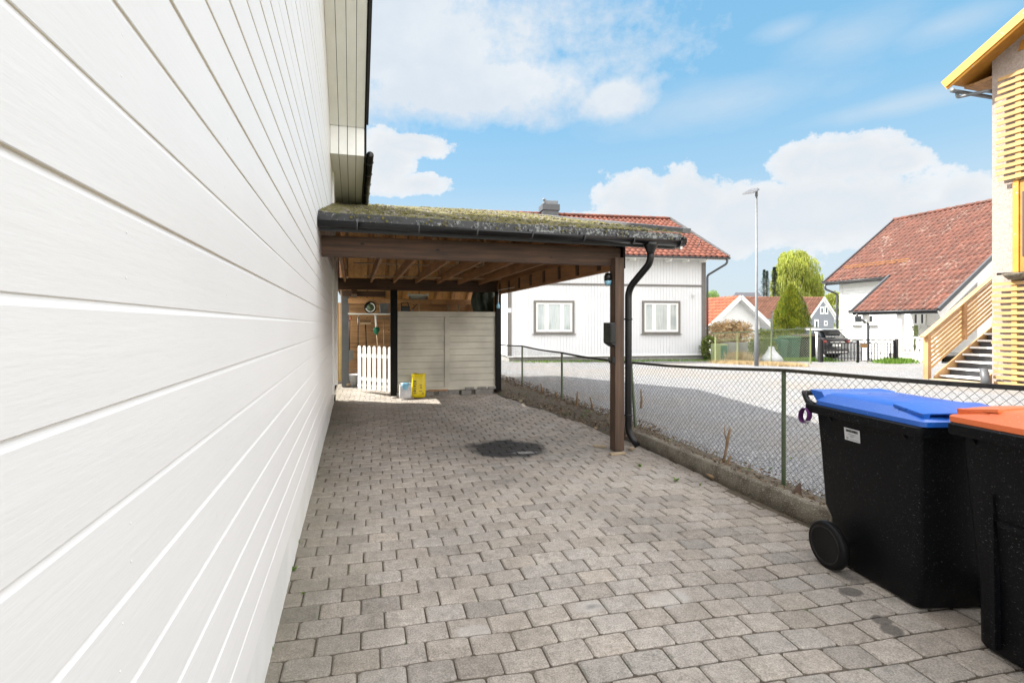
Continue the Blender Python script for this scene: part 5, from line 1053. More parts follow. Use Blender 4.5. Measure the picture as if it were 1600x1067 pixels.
# grass edges
def grassstrip(name, lab, pts, n, h, mat, spread=.25):
    b = MB()
    for _ in range(n):
        k = R() * (len(pts) - 1); i = int(k); p = Vector(pts[i]).lerp(Vector(pts[i + 1]), k - i); x, y = p.x + random.gauss(0, spread), p.y + random.gauss(0, spread); z = ground_z(x, y) - .02; a = U(0, 6.28); w = U(.008, .02); hh = h * U(.4, 1.2); lx, ly = U(-.4, .4) * hh, U(-.4, .4) * hh
        b.add([(x - math.cos(a) * w, y - math.sin(a) * w, z), (x + math.cos(a) * w, y + math.sin(a) * w, z), (x + lx, y + ly, z + hh)], [(0, 1, 2)])
    o = b.build(name, mat, kind='stuff', recalc=False); o['label'] = lab
grassstrip('green_grass', 'fresh green grass below the pale green fence and the far bins', [G(1183, 562), G(1215, 564), G(1262, 565), G(1290, 566)], 5200, .17, M['grass'])
grassstrip('grass_tuft', 'bright green weeds at the foot of the white porch wall', [G(1385, 570), G(1410, 567), G(1441, 563)], 3800, .20, M['grass'], .22)
grassstrip('dry_straw', 'dry straw coloured grass around the grey junction box and lamp foot', [G(1125, 569), G(1150, 570), G(1172, 571), G(1215, 573), G(1245, 574)], 5200, .14, M['straw'], .22)
grassstrip('straw_patch', 'tall dry grass growing in front of the grey junction box', [G(1137, 567), G(1166, 567)], 1500, .42, M['straw'], .15)
grassstrip('house_grass', 'thin grass along the foot of the white cottage', [H(-1.5, -.5, 0), H(3, -.6, 0), H(8.5, -.7, 0)], 3200, .09, M['grass'], .35)
grassstrip('corner_grass', 'green grass at the corner of the white cottage', [H(-.6, .6, 0), H(-1.3, 2.4, 0)], 2600, .22, M['grass'], .25)
# ================================================================ PARKED CAR
gzc = -.10
CR = Vector((21.15, 17.75, gzc)); cdir = Vector((-.03, 1, 0)).normalized(); cs = Vector((cdir.y, -cdir.x, 0))
def C(x, y, z): return CR + cdir * x + cs * y + Vector((0, 0, z))     # x forward from the rear, y 0..1.8 across
car = thing('parked_car', 'dark grey estate car parked nose away behind the wrought iron gate', 'car', CR + cdir * 2.2 + cs * .9)
CW = 1.80
def csec(x, prof): # prof: (inset, z) list bottom->top, mirrored
    return [C(x, i, z) for i, z in prof] + [C(x, CW - i, z) for i, z in reversed(prof)]
b = MB(); b.sm = True
b.loft([csec(-.0, [(.20, .30), (.14, .45), (.12, .70), (.16, .92), (.20, .95)]), csec(.08, [(.10, .24), (.04, .42), (.03, .70), (.08, .98), (.13, 1.01)]), csec(.45, [(.06, .22), (.0, .42), (.0, .74), (.04, .96), (.09, 1.02)]), csec(1.8, [(.06, .22), (.0, .42), (.0, .72), (.04, .94), (.09, .99)]), csec(3.2, [(.06, .22), (.0, .42), (.0, .70), (.06, .90), (.12, .94)]), csec(4.1, [(.08, .22), (.04, .40), (.04, .60), (.12, .74), (.2, .78)]), csec(4.4, [(.2, .26), (.14, .38), (.14, .52), (.2, .60), (.26, .62)])])
bd = b.build('body', M['carpaint'], car); bd.modifiers.new('e', 'EDGE_SPLIT').split_angle = math.radians(50)
b = MB(); b.sm = True
b.loft([csec(.16, [(.12, .97), (.13, .99), (.2, 1.02)]), csec(.34, [(.09, .98), (.20, 1.30), (.30, 1.34)]), csec(.62, [(.08, .98), (.20, 1.36), (.32, 1.40)]), csec(2.2, [(.08, .96), (.20, 1.40), (.32, 1.44)]), csec(3.2, [(.12, .92), (.20, .95), (.3, .97)])]); b.build('windows', M['glass'], car)
b = MB(); b.sm = True; b.loft([csec(.10, [(.24, 1.345), (.26, 1.37), (.3, 1.375)]), csec(.3, [(.19, 1.345), (.21, 1.395), (.32, 1.415)]), csec(1.4, [(.18, 1.37), (.21, 1.43), (.34, 1.455)]), csec(2.25, [(.19, 1.38), (.22, 1.42), (.34, 1.445)])]); b.build('roof', M['silver'], car)
for s, xs_ in ((0, 1), (1, 1)):
    y = .13 if s == 0 else CW - .13
    b = MB(); [b.bar(C(x0, y, z0), C(x1, y + (.08 if s == 0 else -.08), z1), .05, .03) for (x0, z0, x1, z1) in ((.45, 1.0, .6, 1.38), (1.35, 1.0, 1.3, 1.40), (2.2, 1.0, 2.1, 1.40))]; b.build('window_pillar', M['carpaint'], car)
    b = MB(); b.bar(C(.5, y + (.12 if s == 0 else -.12), 1.47), C(2.1, y + (.12 if s == 0 else -.12), 1.49), .03, .03); b.build('roof_rail', M['silver'], car)
    b = MB(); y0 = .01 if s == 0 else CW - .33; b.sm = True
    b.prism([C(.0, y0 + .02, .76), C(-.03, y0 + .25, .78), C(-.03, y0 + .25, .90), C(.0, y0 + .02, .93)] if s == 0 else [C(-.03, y0 + .05, .78), C(.0, y0 + .29, .76), C(.0, y0 + .29, .93), C(-.03, y0 + .05, .90)], cdir * .16); b.build('tail_light', M['red'], car)
b = MB(); b.prism([C(-.04, .15, .24), C(-.04, CW - .15, .24), C(-.04, CW - .12, .46), C(-.04, .12, .46)], cdir * .3); b.build('bumper', M['carplastic'], car, .03)
b = MB(); b.prism([C(-.055, .25, .30), C(-.055, CW - .25, .30), C(-.055, CW - .25, .36), C(-.055, .25, .36)], cdir * .05); b.bar(C(-.045, .45, .80), C(-.045, CW - .45, .80), .03, .035); b.build('bumper_trim', M['silver'], car)
b = MB(); b.prism([C(-.06, .64, .60), C(-.06, 1.16, .60), C(-.06, 1.16, .71), C(-.06, .64, .71)], cdir * .06); b.build('licence_plate', M['white'], car)
b = MB(); b.prism([C(.02, .28, 1.02), C(.02, CW - .28, 1.02), C(.26, CW - .36, 1.32), C(.26, .36, 1.32)], (0, .006, .006)); b.build('rear_window', M['glass'], car)
b = MB(); b.prism([C(.02, .26, 1.345), C(.02, CW - .26, 1.345), C(.30, CW - .22, 1.38), C(.30, .22, 1.38)], (0, 0, .03)); b.build('spoiler', M['carpaint'], car)
for x in (.82, 3.5):
    for y in (-.0, CW - .22):
        b = MB(); b.lathe(C(x, y, .33), [(.20, .01), (.32, .0), (.335, .03), (.335, .19), (.32, .22), (.20, .21)], 24, cs); w_ = b.build('wheel', M['tyre'], car)
        b = MB(); b.lathe(C(x, y, .33), [(.0, .02), (.05, .0), (.19, .03), (.205, .0), (.205, .22), (0, .22)], 20, cs); b.build('wheel_rim', M['silver'], w_)
        b = MB(); b.lathe(C(x, y + (.0 if y <= 0 else -.012), .36), [(.33, 0), (.385, -.004), (.385, .236), (.33, .232)], 24, cs); b.build('wheel_arch', M['carplastic'], car)
# ================================================================ WROUGHT IRON GATE
GA, GB = G(1281, 567, .02), G(1401, 568, .02); GD = (GB - GA); GLn = GD.length; GD.normalize(); GA.z = GB.z = 0
ig = thing('iron_gate', 'double leaf black wrought iron gate between dark posts across the driveway', 'gate', (GA + GB) / 2)
gzt = lambda px, py: ONL(px, py, (GA.x, GA.y), (GD.x, GD.y))
zt_g = gzt(1340, 531)[1]; zb_g = .04; zm_g = gzt(1370, 536.5)[1]
Q = lambda s, z: GA + GD * s + Vector((0, 0, z))
for s in (0, GLn): b = MB(); b.box(Q(s, (zt_g + .10) / 2 - .1), (.09, .09, zt_g + .2)); b.box(Q(s, zt_g + .12), (.11, .11, .03)); b.build('gate_post', M['iron'], ig)
for (s0, s1) in ((.10, GLn / 2 - .02), (GLn / 2 + .02, GLn - .10)):
    b = MB()
    for z in (zb_g + .08, zt_g, zm_g): b.bar(Q(s0, z), Q(s1, z), .028, .028)
    for s in (s0, s1): b.bar(Q(s, zb_g), Q(s, zt_g), .035, .035, (1, 0, 0))
    lf = b.build('gate_leaf', M['iron'], ig)
    n = 11; b = MB()
    for k in range(1, n): b.bar(Q(s0 + (s1 - s0) * k / n, zb_g + .08), Q(s0 + (s1 - s0) * k / n, zm_g), .022, .022, (1, 0, 0))
    b.build('bars', M['iron'], lf)
    b = MB()
    for k in range(n // 2 + 1):
        c = s0 + (s1 - s0) * (2 * k + 1) / (n + 1); r = (s1 - s0) / (n + 1) * .95; b.tube([Q(c + r * math.cos(a), zm_g + (zt_g - zm_g) * .9 * math.sin(a)) for a in [math.pi * j / 8 for j in range(9)]], .009, 4)
        c2 = s0 + (s1 - s0) * (2 * k + 1) / (n + 1); b.tube([Q(c2 + .05 * math.cos(a), (zb_g + zm_g) / 2 + .06 * math.sin(a)) for a in [6.283 * j / 10 for j in range(11)]], .007, 4)
    b.build('scrolls', M['iron'], lf)
a, z = gzt(1349, 540); b = MB(); b.prism([Q(a - .13, z - .08) - Fv * .03, Q(a + .13, z - .08) - Fv * .03, Q(a + .13, z + .08) - Fv * .03, Q(a - .13, z + .08) - Fv * .03], Fv * .01); sg_ = b.build('gate_sign', M['chip'], ig)
b = MB(); b.prism([Q(a - .09, z - .03) - Fv * .036, Q(a + .09, z - .03) - Fv * .036, Q(a + .09, z + .03) - Fv * .036, Q(a - .09, z + .03) - Fv * .036], Fv * .004); b.build('sign_panel', M['ochre'], sg_)
# ================================================================ RIGHT HOUSE WITH BIG RED ROOF
XW = 24.0; X2, Z2 = 21.3, 2.06; XR, ZRr = 28.3, 7.1; PIT = (ZRr - Z2) / (XR - X2); YN, YF, YM = 13.2, 19.6, 16.45
def rzz(x): return Z2 + PIT * (x - X2) if x <= XR else ZRr - PIT * (x - XR)
rh = thing('white_house', 'white house with a large lichened red tiled roof sweeping low over its porch', 'house', (XW + 3, 16.5, 0))
XE = 23.55
b = MB(); b.prism([(XW, YN + .35, -.4), (XR + (XR - XW), YN + .35, -.4), (XR + (XR - XW), YN + .35, rzz(XW) - .1), (XR, YN + .35, ZRr - .1), (XW, YN + .35, rzz(XW) - .1)], (0, YF - YN - .8, 0)); b.build('house_body', M['white'], rh)
b = MB()
for k in range(24):
    z = -.3 + k * .16
    if z + .16 < rzz(XW) - .1: b.add([(XW - x, y, zz) for y in (YN + .35, YF - .45) for x, zz in ((.030, z), (.012, z + .155), (.0, z + .155), (.0, z))], [(0, 1, 5, 4), (0, 4, 7, 3), (0, 3, 2, 1), (4, 5, 6, 7)])
b.build('wall_cladding', M['white'], rh)
b = MB(); b.bb((XW - .05, YF - .55, -.4), (XW + .03, YF - .44, 3.6)); b.build('corner_board', M['white'], rh)
Sv = Vector((1, 0, PIT)).normalized(); SLn = Vector((XR - X2, 0, ZRr - Z2)).length; nsr = 25; th_ = SLn / nsr; Ed = Vector((0, 1, 0)); twr = .2133; ner = int((YF - YN) / twr)
kx = (XE - X2) / (XR - X2) * SLn
b = tiled((X2, YN, Z2 + .06), Ed, Sv, ner, nsr, twr, th_, .045, keep=lambda e, s: s > kx or e < (YM - YN), sub=6, step=.028); b.build('roof_tiles', M['tile_old'], rh, recalc=False)
b = MB()
for (x0, x1, y0, y1) in ((X2, XE, YN, YM), (XE, XR, YN, YF)): b.prism([(x0, y0, rzz(x0) - .07), (x1, y0, rzz(x1) - .07), (x1, y0, rzz(x1) + .03), (x0, y0, rzz(x0) + .03)], (0, y1 - y0, 0))
b.prism([(XR, YN, ZRr - .07), (XR + 5, YN, rzz(XR + 5) - .07), (XR + 5, YN, rzz(XR + 5) + .03), (XR, YN, ZRr + .03)], (0, YF - YN, 0)); b.build('roof_boards', M['white'], rh)
b = MB()
for (p, q) in (((X2 - .05, YN - .03), (XR, YN - .03)), ((X2 - .05, YM + .03), (XE, YM + .03)), ((XE - .05, YF + .03), (XR, YF + .03))): b = MB(); b.bar((p[0], p[1], rzz(p[0]) + .06), (q[0], q[1], rzz(q[0]) + .06), .07, .15); b.build('verge_trim', M['greytrim'], rh)
b = MB(); b.bar((X2 + .02, YN - .005, rzz(X2) - .16), (XR, YN - .005, ZRr - .16), .03, .30); b.build('barge_board', M['white'], rh)
b = MB()
for k in range(16): b.tube([(XR, YN + .4 * k, ZRr + .09), (XR, YN + .4 * k + .42, ZRr + .11)], [.08, .095], 8)
b.build('ridge_tiles', M['tile_old'], rh)
b = MB(); halfpipe(b, (X2 - .06, YN, Z2 + .03), (X2 - .06, YM + .1, Z2 + .03), .07, 6); b.build('gutter', M['greytrim'], rh)
b = MB(); halfpipe(b, (XE - .06, YM + .05, rzz(XE) + .02), (XE - .06, YF + .1, rzz(XE) + .02), .07, 6); b.build('gutter', M['greytrim'], rh)
b = MB(); b.bb((XE + .0, YM + .0, rzz(XE) - .14), (XE + .03, YF, rzz(XE) - .02)); b.bb((X2 + .0, YN, Z2 - .12), (X2 + .04, YM, Z2 - .0)); b.build('fascia', M['greytrim'], rh)
b = MB(); b.tube(pipe_path([(XE - .06, YF - .05, 3.6), (XE - .06, YF - .05, 3.35), (XW - .08, YF - .35, 3.1), (XW - .08, YF - .35, -.1)], .1), .05, 8); b.build('downpipe', M['greytrim'], rh)
b = MB(); b.tube(pipe_path([(X2 - .06, YM - .25, 2.0), (X2 - .06, YM - .25, 1.85), (X2 + .25, YM - .5, 1.55), (X2 + .25, YM - .5, .0)], .1), .045, 8); b.build('downpipe', M['greytrim'], rh)
b = MB(); b.bar((XR, 14.4, 7.2), (XR, 14.4, 8.1), .6, .6, (1, 0, 0)); b.build('chimney', M['greytrim'], rh, .01)
b = MB(); [b.bar((XE + .8, YF - .4 - k * .5, rzz(XE + .8) + .16), (XE + .8, YF - .4 - k * .5 - .42, rzz(XE + .8) + .16), .02, .02) for k in range(6)]; b.bar((XE + .86, YF - .3, rzz(XE + .86) + .22), (XE + .86, YM - .2, rzz(XE + .86) + .22), .02, .02); b.build('snow_guard', M['ochre'], rh)
wall_ = lambda px, py: ONL(px, py, (XW - .04, 0), (0, 1))
def wwin(px0, py0, px1, py1, split=1):
    y0, z0 = wall_(px0, py1); y1, z1 = wall_(px1, py0); z0 = wall_(px1, py1)[1]; y0, y1 = min(y0, y1), max(y0, y1); b = MB(); g = .08
    for k in range(split):
        p, q = y0 + (y1 - y0) * k / split, y0 + (y1 - y0) * (k + 1) / split
        for (a_, b_, c_, d_) in ((p, q, z1 - g, z1), (p, q, z0, z0 + g), (p, p + g, z0 + g, z1 - g), (q - g, q, z0 + g, z1 - g)): b.bb((XW - .09, a_, c_), (XW - .04, b_, d_))
    b.bb((XW - .16, y0 - .1, z0 - .07), (XW - .04, y1 + .1, z0 - .02)); w = b.build('window', M['white'], rh)
    b = MB(); b.bb((XW - .06, y0 + .05, z0 + .05), (XW - .045, y1 - .05, z1 - .05)); b.build('pane', M['glass'], w)
wwin(1334, 491, 1367, 506, 2); wwin(1427, 488, 1447, 508, 2)
# porch
XP = 21.55
for px in (1353, 1407): 
    y, z = ONL(px, 500, (XP, 0), (0, 1)); b = MB(); b.bb((XP - .09, y - .09, -.2), (XP + .09, y + .09, Z2 - .02)); b.build('porch_post', M['white'], rh, .005)
yq, _ = ONL(1405, 540, (XP, 0), (0, 1)); b = MB(); b.bb((XP - .06, YN + .1, -.3), (XP + .06, yq, .32)); b.build('porch_wall', M['white'], rh)
b = MB(); zr0 = .40; zr1 = CH + (508 - 524) / FP * 21.5
b.bb((XP - .05, YN + .1, zr1 - .07), (XP + .05, yq, zr1)); b.bb((XP - .04, YN + .1, zr0 - .04), (XP + .04, yq, zr0 + .02))
y = YN + .2
while y < yq: b.lathe((XP, y, zr0), [(.03, 0), (.05, .1), (.025, .25), (.045, .36), (.03, zr1 - .07 - zr0)], 6); y += .17
b.build('porch_balustrade', M['white'], rh)
b = MB()
for k in range(4): b.bb((XP + .1 + .3 * k, yq - .1, -.2), (XW - .06, yq + .9, -.02 + .16 * k))
b.build('porch_steps', M['stone'], rh)
b = MB(); b.bb((XP + .1, YN + .4, .3), (XW - .06, yq - .12, .38)); b.build('porch_floor', M['concrete'], rh)
c = AT(1431, 560, 20.5); b = MB(); b.tube([(c.x, c.y, -.1), (c.x, c.y, 1.50)], .07, 8); [b.tube([(c.x + .08 * math.cos(k * .9), c.y + .08 * math.sin(k * .9), .05 + k * .06), (c.x + .08 * math.cos(k * .9 + .9), c.y + .08 * math.sin(k * .9 + .9), .11 + k * .06)], .012, 4) for k in range(23)]; [leafq(b, (c.x + U(-.14, .14), c.y + U(-.14, .14), U(.1, 1.5)), .035) for _ in range(160)]
tag(b.build('vine_post', M['palegreen'], origin=(c.x, c.y, 0)), 'pale green post wrapped in a climbing plant before the white porch', 'post')
# ================================================================ STUCCO HOUSE AND STAIRS
SX, SY = 15.2, 8.30
sh = thing('stucco_house', 'pink cream stucco house with ochre gable boards and wooden slat screens at the right edge', 'house', (SX + 2, 6, 0))
EZ = 7.98; RK = .57
sr = lambda y: EZ + (SY - y) * RK      # gable slope, rising towards the camera
b = MB(); b.prism([(SX, SY, -.3), (SX, SY, sr(SY) - .0), (SX, 2.8, sr(2.8)), (SX, -2.7, sr(8.3)), (SX, -2.7, -.3)], (9, 0, 0)); b.build('wall', M['stucco'], sh)
OVX, OVY = .62, .60
yl = SY + OVY; b = MB(); b.prism([(SX - OVX, yl, sr(yl) + .06), (SX - OVX, 2.8, sr(2.8) + .06), (SX - OVX, 2.8, sr(2.8) + .10), (SX - OVX, yl, sr(yl) + .10)], (9.6, 0, 0)); b.build('roof', M['darkroof'], sh)
b = MB(); b.bar((SX - OVX - .02, yl + .02, sr(yl) - .02), (SX - OVX - .02, 2.8, sr(2.8) - .02), .035, .20); b.bar((SX - OVX + .02, yl + .0, sr(yl) - .09), (SX - OVX + .02, 2.8, sr(2.8) - .09), .035, .16); b.build('barge_board', M['yellow'], sh)
b = MB(); b.prism([(SX - OVX + .04, yl, sr(yl) - .0), (SX - OVX + .04, 2.8, sr(2.8) + .0), (SX - OVX + .04, 2.8, sr(2.8) + .05), (SX - OVX + .04, yl, sr(yl) + .05)], (OVX + .5, 0, 0)); b.build('soffit', M['ochre'], sh)
b = MB(); 
for k in range(7):
    z = EZ - .25 + k * .23; yk = SY - max(0, (z - (EZ - .3))) / RK
    b.prism([(SX - .03 - .0, SY - (z - EZ + .30) / RK + .0, z), (SX - .03, 2.8, z), (SX - .03, 2.8, z + .215), (SX - .03, SY - (z - EZ + .30) / RK - .06, z + .215)], (.035, 0, 0)) if k else None
b.build('gable_boards', M['ochre'], sh)
b = MB(); b.prism([(SX - .02, yl - .05, EZ - .42), (SX - .02, SY + .0, EZ - .42), (SX - .02, SY, EZ - .36), (SX - .02, yl - .05, EZ - .36)], (9, 0, 0)); b.build('eave_soffit', M['backwood'], sh)
b = MB(); halfpipe(b, (SX - .25, yl + .07, EZ - .42), (SX + 9, yl + .07, EZ - .42), .06, 6); b.tube(pipe_path([(SX - .1, yl + .05, EZ - .48), (SX - .1, yl + .05, EZ - .60), (SX + .0, SY + .08, EZ - .68), (SX + .3, SY + .08, EZ - .70)], .06), .04, 8); b.build('gutter', M['metal'], sh)
def screen(name, px0, z0, z1, n, mat, th=.062, wx=.14):
    y0, _ = ONL(px0, 400, (SX - wx, 0), (0, 1)); b = MB()
    for k in range(n):
        z = z0 + (z1 - z0) * (k + .5) / n; d = U(-.008, .008); b.bb((SX - wx - .028, 5.2, z - th / 2), (SX - wx, y0 + U(-.03, .03), z + th / 2))
    o = b.build(name, mat, sh); b = MB()
    for y in (y0 - .38, y0 - 1.1): b.bb((SX - wx + .001, y - .05, z0), (SX - wx + .06, y + .05, z1))
    b.build('screen_batten', mat, o)
yy, zS1 = ONL(1558, 122, (SX - .14, 0), (0, 1)); _, zS0 = ONL(1558, 287, (SX - .14, 0), (0, 1)); screen('upper_slat_screen', 1558, zS0, zS1, 17, M['slat'], .085)
_, zL1 = ONL(1552, 440, (SX - .14, 0), (0, 1)); screen('lower_slat_screen', 1552, -.25, zL1, 20, M['slat'], .072)
yw, zw0 = ONL(1583, 435, (SX - .05, 0), (0, 1)); b = MB(); b.bb((SX - .07, 5.4, zw0), (SX + .0, yw, zS0 - .02)); b.build('window_frame', M['ochre'], sh)
b = MB(); b.bb((SX - .10, yw - .12, zw0), (SX - .02, yw - .02, zS0)); b.bb((SX - .10, yw - .45, zw0), (SX - .02, yw - .38, zS0)); b.build('window_post', M['yellow'], sh)
b = MB(); b.bb((SX - .085, yw - .30, zw0 + .5), (SX - .075, yw - .18, zS0 - .3)); b.build('window_pane', M['glass'], sh)
yb_, zb_ = ONL(1575, 432, (SX - .2, 0), (0, 1)); t = thing('planter_bowl', 'dark speckled flower bowl on the ledge above the lower slat screen', 'planter', (SX - .2, yb_, zb_ - .05))
b = MB(); b.lathe((SX - .16, yb_ - .12, zL1 + .01), [(0, 0), (.12, 0), (.2, .09), (.24, .14), (.2, .15), (.17, .10), (0, .1)], 18); b.build('bowl', M['aggregate'], t)
b = MB(); b.tube([(SX - .3, yb_ + .15, zL1 + .16), (SX - .14, yb_ - .4, zL1 + .15)], .03, 6); b.build('bowl_rim', M['blackpaint'], t)
# stairs with railing, rising along the far side of the stucco house
st = thing('wooden_stair', 'outdoor stair with pale treads and new wooden slatted railing beside the stucco house', 'stair', (15.6, 8.9, 0))
ys0, ys1 = 8.42, 9.42; rise, run = .185, .285
q0 = ONL(1468, 584, (0, ys1), (1, 0)); xs0 = q0[0]
for k in range(12):
    x = xs0 + k * run; z = .17 + k * rise; b = MB(); b.bb((x, ys0, z - .045), (x + run + .03, ys1, z)); b.build('tread', M['white'], st, .004)
b = MB(); L_ = 12
for y in (ys0 - .03, ys1 + .02): b = MB(); b.prism([(xs0 - .12, y, -.05), (xs0 + .12, y, -.05), (xs0 + L_ * run + .2, y, L_ * rise - .2), (xs0 + L_ * run + .2, y, L_ * rise + .16), (xs0 + .0, y, .22), (xs0 - .12, y, .12)], (0, .045, 0)); b.build('stringer', M['newwood'], st)
yr = ys1 + .10; zA_ = lambda x: ONL(1440, 521, (0, yr), (1, 0))
xr0, zr0_ = ONL(1446, 522, (0, yr), (1, 0)); xr1, zr1_ = ONL(1541, 441, (0, yr), (1, 0)); sl_ = (zr1_ - zr0_) / (xr1 - xr0)
b = MB(); b.bar((xr0 - .12, yr, zr0_ - .08), (xr0 + 3.4, yr, zr0_ + sl_ * 3.4), .13, .04); b.build('handrail', M['newwood'], st, .004)
for x in (xr0 + .06, xr0 + 1.42, xr0 + 2.8):
    zt3 = zr0_ + sl_ * (x - xr0) - .04; b = MB(); b.bb((x - .06, yr - .06, -.05 if x < xr0 + 1 else zt3 - 1.0), (x + .06, yr + .06, zt3)); b.build('railing_post', M['newwoodz'], st, .004)
b = MB()
for k in range(8):
    z = zr0_ - .15 - k * .125; b.bar((xr0 + .12, yr - .0, z + .06 * sl_ * 2), (xr0 + 3.3, yr - .0, z + sl_ * 3.3), .025, .062)
b.build('railing_slats', M['newwood'], st)
b = MB(); [b.bb((xs0 + .1 + k * run, ys0, -.05), (xs0 + .2 + k * run, ys1 - .01, .10 + k * rise)) for k in range(11)]; b.build('riser_shadow_board', M['greytrim'], st)
b = MB(); b.bb((xs0 - .35, ys0 + .05, .03), (xs0 + .1, ys1 + .02, .075)); b.build('foot_slab', M['chip'], st, .004)
q = ONL(1540, 590, (0, 8.25), (1, 0)); b = MB(); b.tube([(q[0], 8.25, .0), (q[0], 8.25, .16), (q[0] + .02, 8.3, .44)], [.09, .09, .08], 14); b.lathe((q[0], 8.25, .0), [(.13, 0), (.13, .05), (.10, .07)], 14)
tag(b.build('drain_pipe', M['greytrim'], origin=(q[0], 8.25, 0)), 'short dark grey pipe standing at the corner of the stucco house by the stair', 'pipe')

# ================================================================ SKY, SUN, CAMERA
SUN = Vector((-.877, .481, 0)).normalized(); EL = math.radians(45.5); sd = Vector((SUN.x * math.cos(EL), SUN.y * math.cos(EL), math.sin(EL)))
l = bpy.data.lights.new('sun', 'SUN'); l.energy = SUN_E; l.angle = math.radians(.5); l.color = (1, .95, .87); lo = bpy.data.objects.new('sun', l); COL.objects.link(lo); lo.rotation_euler = sd.to_track_quat('Z', 'Y').to_euler()
w = bpy.data.worlds.new('World'); SC.world = w; w.use_nodes = True; nt = w.node_tree; nt.nodes.clear()
out = nt.nodes.new('ShaderNodeOutputWorld'); bg = nt.nodes.new('ShaderNodeBackground'); nt.links.new(bg.outputs[0], out.inputs[0]); bg.inputs[1].default_value = .077
sk = nt.nodes.new('ShaderNodeTexSky'); sk.sky_type = 'NISHITA'; sk.sun_disc = False; sk.sun_elevation = EL; sk.sun_rotation = math.atan2(SUN.x, SUN.y); sk.air_density = 1.0; sk.dust_density = .6; sk.ozone_density = 1.5
tc = nd(nt, 'ShaderNodeTexCoord').outputs['Generated']
sp = nd(nt, 'ShaderNodeSeparateXYZ'); nt.links.new(tc, sp.inputs[0]); x, y, z = sp.outputs
az = mth(nt, 'ARCTAN2', x, y); el = mth(nt, 'ARCSINE', z)
skc = mix(nt, 1, sk.outputs[0], SKY_TINT, 'MULTIPLY')
hz = ramp(nt, z, [(0, (3.6, 4.0, 4.2)), (.10, (3.1, 4.1, 4.6)), (.28, (1.6, 3.25, 4.5)), (.6, (1.15, 2.85, 4.4)), (1, (1.2, 2.6, 4.5))])
skc = mix(nt, SKY_MIX, skc, hz)
n1 = noise(nt, tc, 5.5, 9, .6, (1, 1, 1.5)); n2 = noise(nt, tc, 14, 6, .6, (1, 1, 1.4)); n3 = noise(nt, tc, 2.6, 6, .62, (1, 1, 3.0)); n4 = noise(nt, tc, 38, 5, .65)
def blob(px, py, rx, ry):
    d = ray(px); a0 = math.atan2(d[0], d[1]); t = 1 / math.hypot(*d); e0 = math.atan((508 - py) / FP * t); sc_ = FP * math.hypot(*d) / 1.0
    rx_, ry_ = rx * math.cos(a0 - YAW) ** 2 / FP, ry * math.cos(a0 - YAW) * math.cos(e0) ** 2 / FP
    u = mth(nt, 'DIVIDE', mth(nt, 'ADD', az, -a0), rx_); v = mth(nt, 'DIVIDE', mth(nt, 'ADD', el, -e0), ry_)
    return mth(nt, 'SUBTRACT', 1, mth(nt, 'SQRT', mth(nt, 'ADD', mth(nt, 'MULTIPLY', u, u), mth(nt, 'MULTIPLY', v, v))))
def field(lst):
    f = None
    for q in lst: g = blob(*q); f = g if f is None else mth(nt, 'MAXIMUM', f, g)
    return f
cum = field([(985, 318, 85, 62), (1075, 318, 90, 68), (1160, 345, 110, 72), (1250, 255, 62, 42), (1320, 250, 120, 48), (1400, 255, 70, 30), (1300, 330, 230, 75), (1500, 305, 60, 40), (1440, 345, 120, 50), (905, 350, 80, 30), (640, 228, 85, 24), (655, 288, 62, 22), (605, 255, 55, 62)])
cum = mth(nt, 'ADD', cum, mth(nt, 'MULTIPLY', mth(nt, 'ADD', mth(nt, 'ADD', mth(nt, 'ADD', mth(nt, 'MULTIPLY', n1, .6), mth(nt, 'MULTIPLY', n2, .55)), mth(nt, 'MULTIPLY', n4, .3)), -.73), 2.0))
big = field([(620, 60, 420, 160), (760, 130, 290, 72), (960, 150, 75, 48), (560, 20, 420, 220)])
big = mth(nt, 'ADD', big, mth(nt, 'MULTIPLY', mth(nt, 'ADD', mth(nt, 'ADD', mth(nt, 'ADD', mth(nt, 'MULTIPLY', n1, .7), mth(nt, 'MULTIPLY', n2, .4)), mth(nt, 'MULTIPLY', n4, .2)), -.65), 2.0))
thin = field([(1230, 45, 70, 28), (1120, 160, 240, 50), (1400, 165, 220, 22), (1330, 60, 170, 60), (1480, 40, 160, 40)])
thin = mth(nt, 'ADD', thin, mth(nt, 'MULTIPLY', mth(nt, 'ADD', mth(nt, 'ADD', mth(nt, 'MULTIPLY', n3, .7), mth(nt, 'MULTIPLY', n1, .5)), -.62), 2.2))
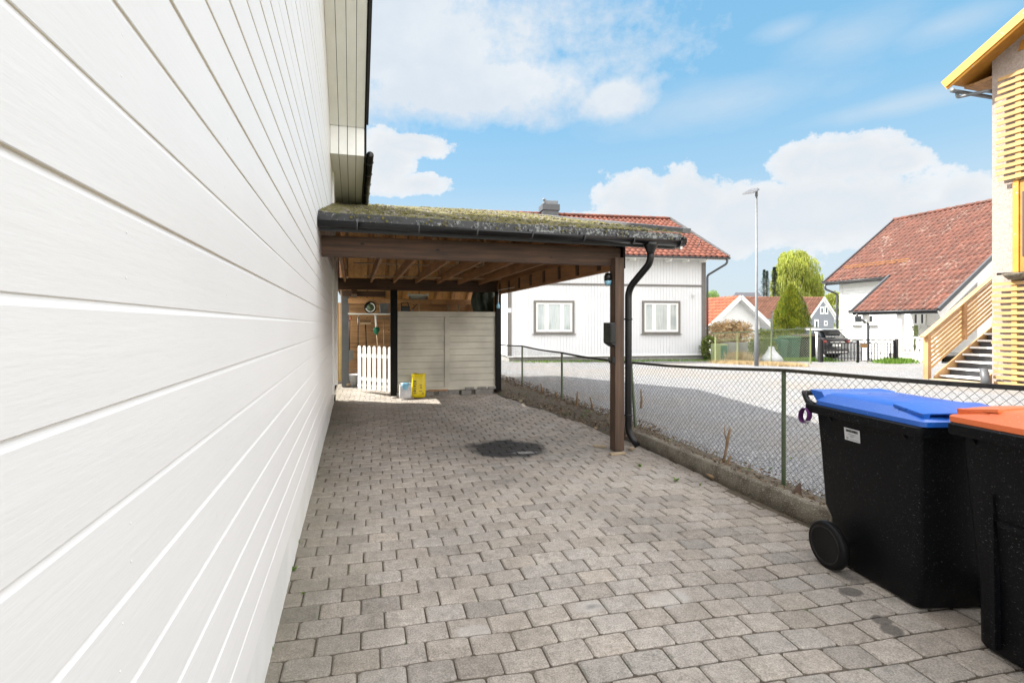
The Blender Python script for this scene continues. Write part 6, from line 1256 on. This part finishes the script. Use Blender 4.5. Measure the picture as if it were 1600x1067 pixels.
mc, mb_, mt = ramp(nt, cum, [(.08, 0), (.20, .8), (.42, 1)]), ramp(nt, big, [(.0, 0), (.5, 1)]), ramp(nt, thin, [(.0, 0), (.9, .42)])
veil = ramp(nt, el, [(0, .72), (.16, .55), (.27, .22), (.40, .0)])
skc = mix(nt, veil, skc, (3.55, 3.95, 4.3))
ccol = ramp(nt, mth(nt, 'ADD', mth(nt, 'MULTIPLY', cum, .8), mth(nt, 'MULTIPLY', mth(nt, 'ADD', n2, -.45), -1.1)), [(.02, (4.6, 4.7, 4.8)), (.30, (4.1, 4.3, 4.5)), (.55, (3.85, 4.15, 4.45)), (.85, (4.0, 4.25, 4.5))])
bcol = ramp(nt, mth(nt, 'ADD', n1, mth(nt, 'MULTIPLY', n2, .2)), [(.40, (4.3, 4.5, 4.75)), (.50, (4.0, 4.3, 4.6)), (.70, (3.6, 4.0, 4.45))])
skc = mix(nt, mt, skc, (3.9, 4.2, 4.5)); skc = mix(nt, mb_, skc, bcol); skc = mix(nt, mc, skc, ccol)
# added bright cloud overhead and behind the camera, there to fill the shade
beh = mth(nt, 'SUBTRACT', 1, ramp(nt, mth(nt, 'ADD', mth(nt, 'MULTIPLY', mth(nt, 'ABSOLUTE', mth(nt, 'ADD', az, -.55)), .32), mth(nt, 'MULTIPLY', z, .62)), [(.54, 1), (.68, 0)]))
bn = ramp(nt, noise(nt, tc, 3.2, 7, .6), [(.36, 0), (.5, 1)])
skc = mix(nt, mth(nt, 'MULTIPLY', beh, bn), skc, SKY_FILL)
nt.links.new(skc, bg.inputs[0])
cam = bpy.data.cameras.new('cam'); cam.sensor_width = 36; cam.lens = FP / 1600 * 36; cam.shift_x = .03125; cam.shift_y = -25.5 / 1600; cam.clip_end = 3000; cam.clip_start = .05
co_ = bpy.data.objects.new('cam', cam); COL.objects.link(co_); co_.location = (0, 0, CH); co_.rotation_euler = (math.pi / 2, 0, -YAW); SC.camera = co_
SC.view_settings.view_transform = 'Standard'; SC.view_settings.look = 'None'; SC.view_settings.gamma = 1; SC.view_settings.exposure = EXPO; SC.view_settings.use_curve_mapping = False
SC.cycles.max_bounces = 8
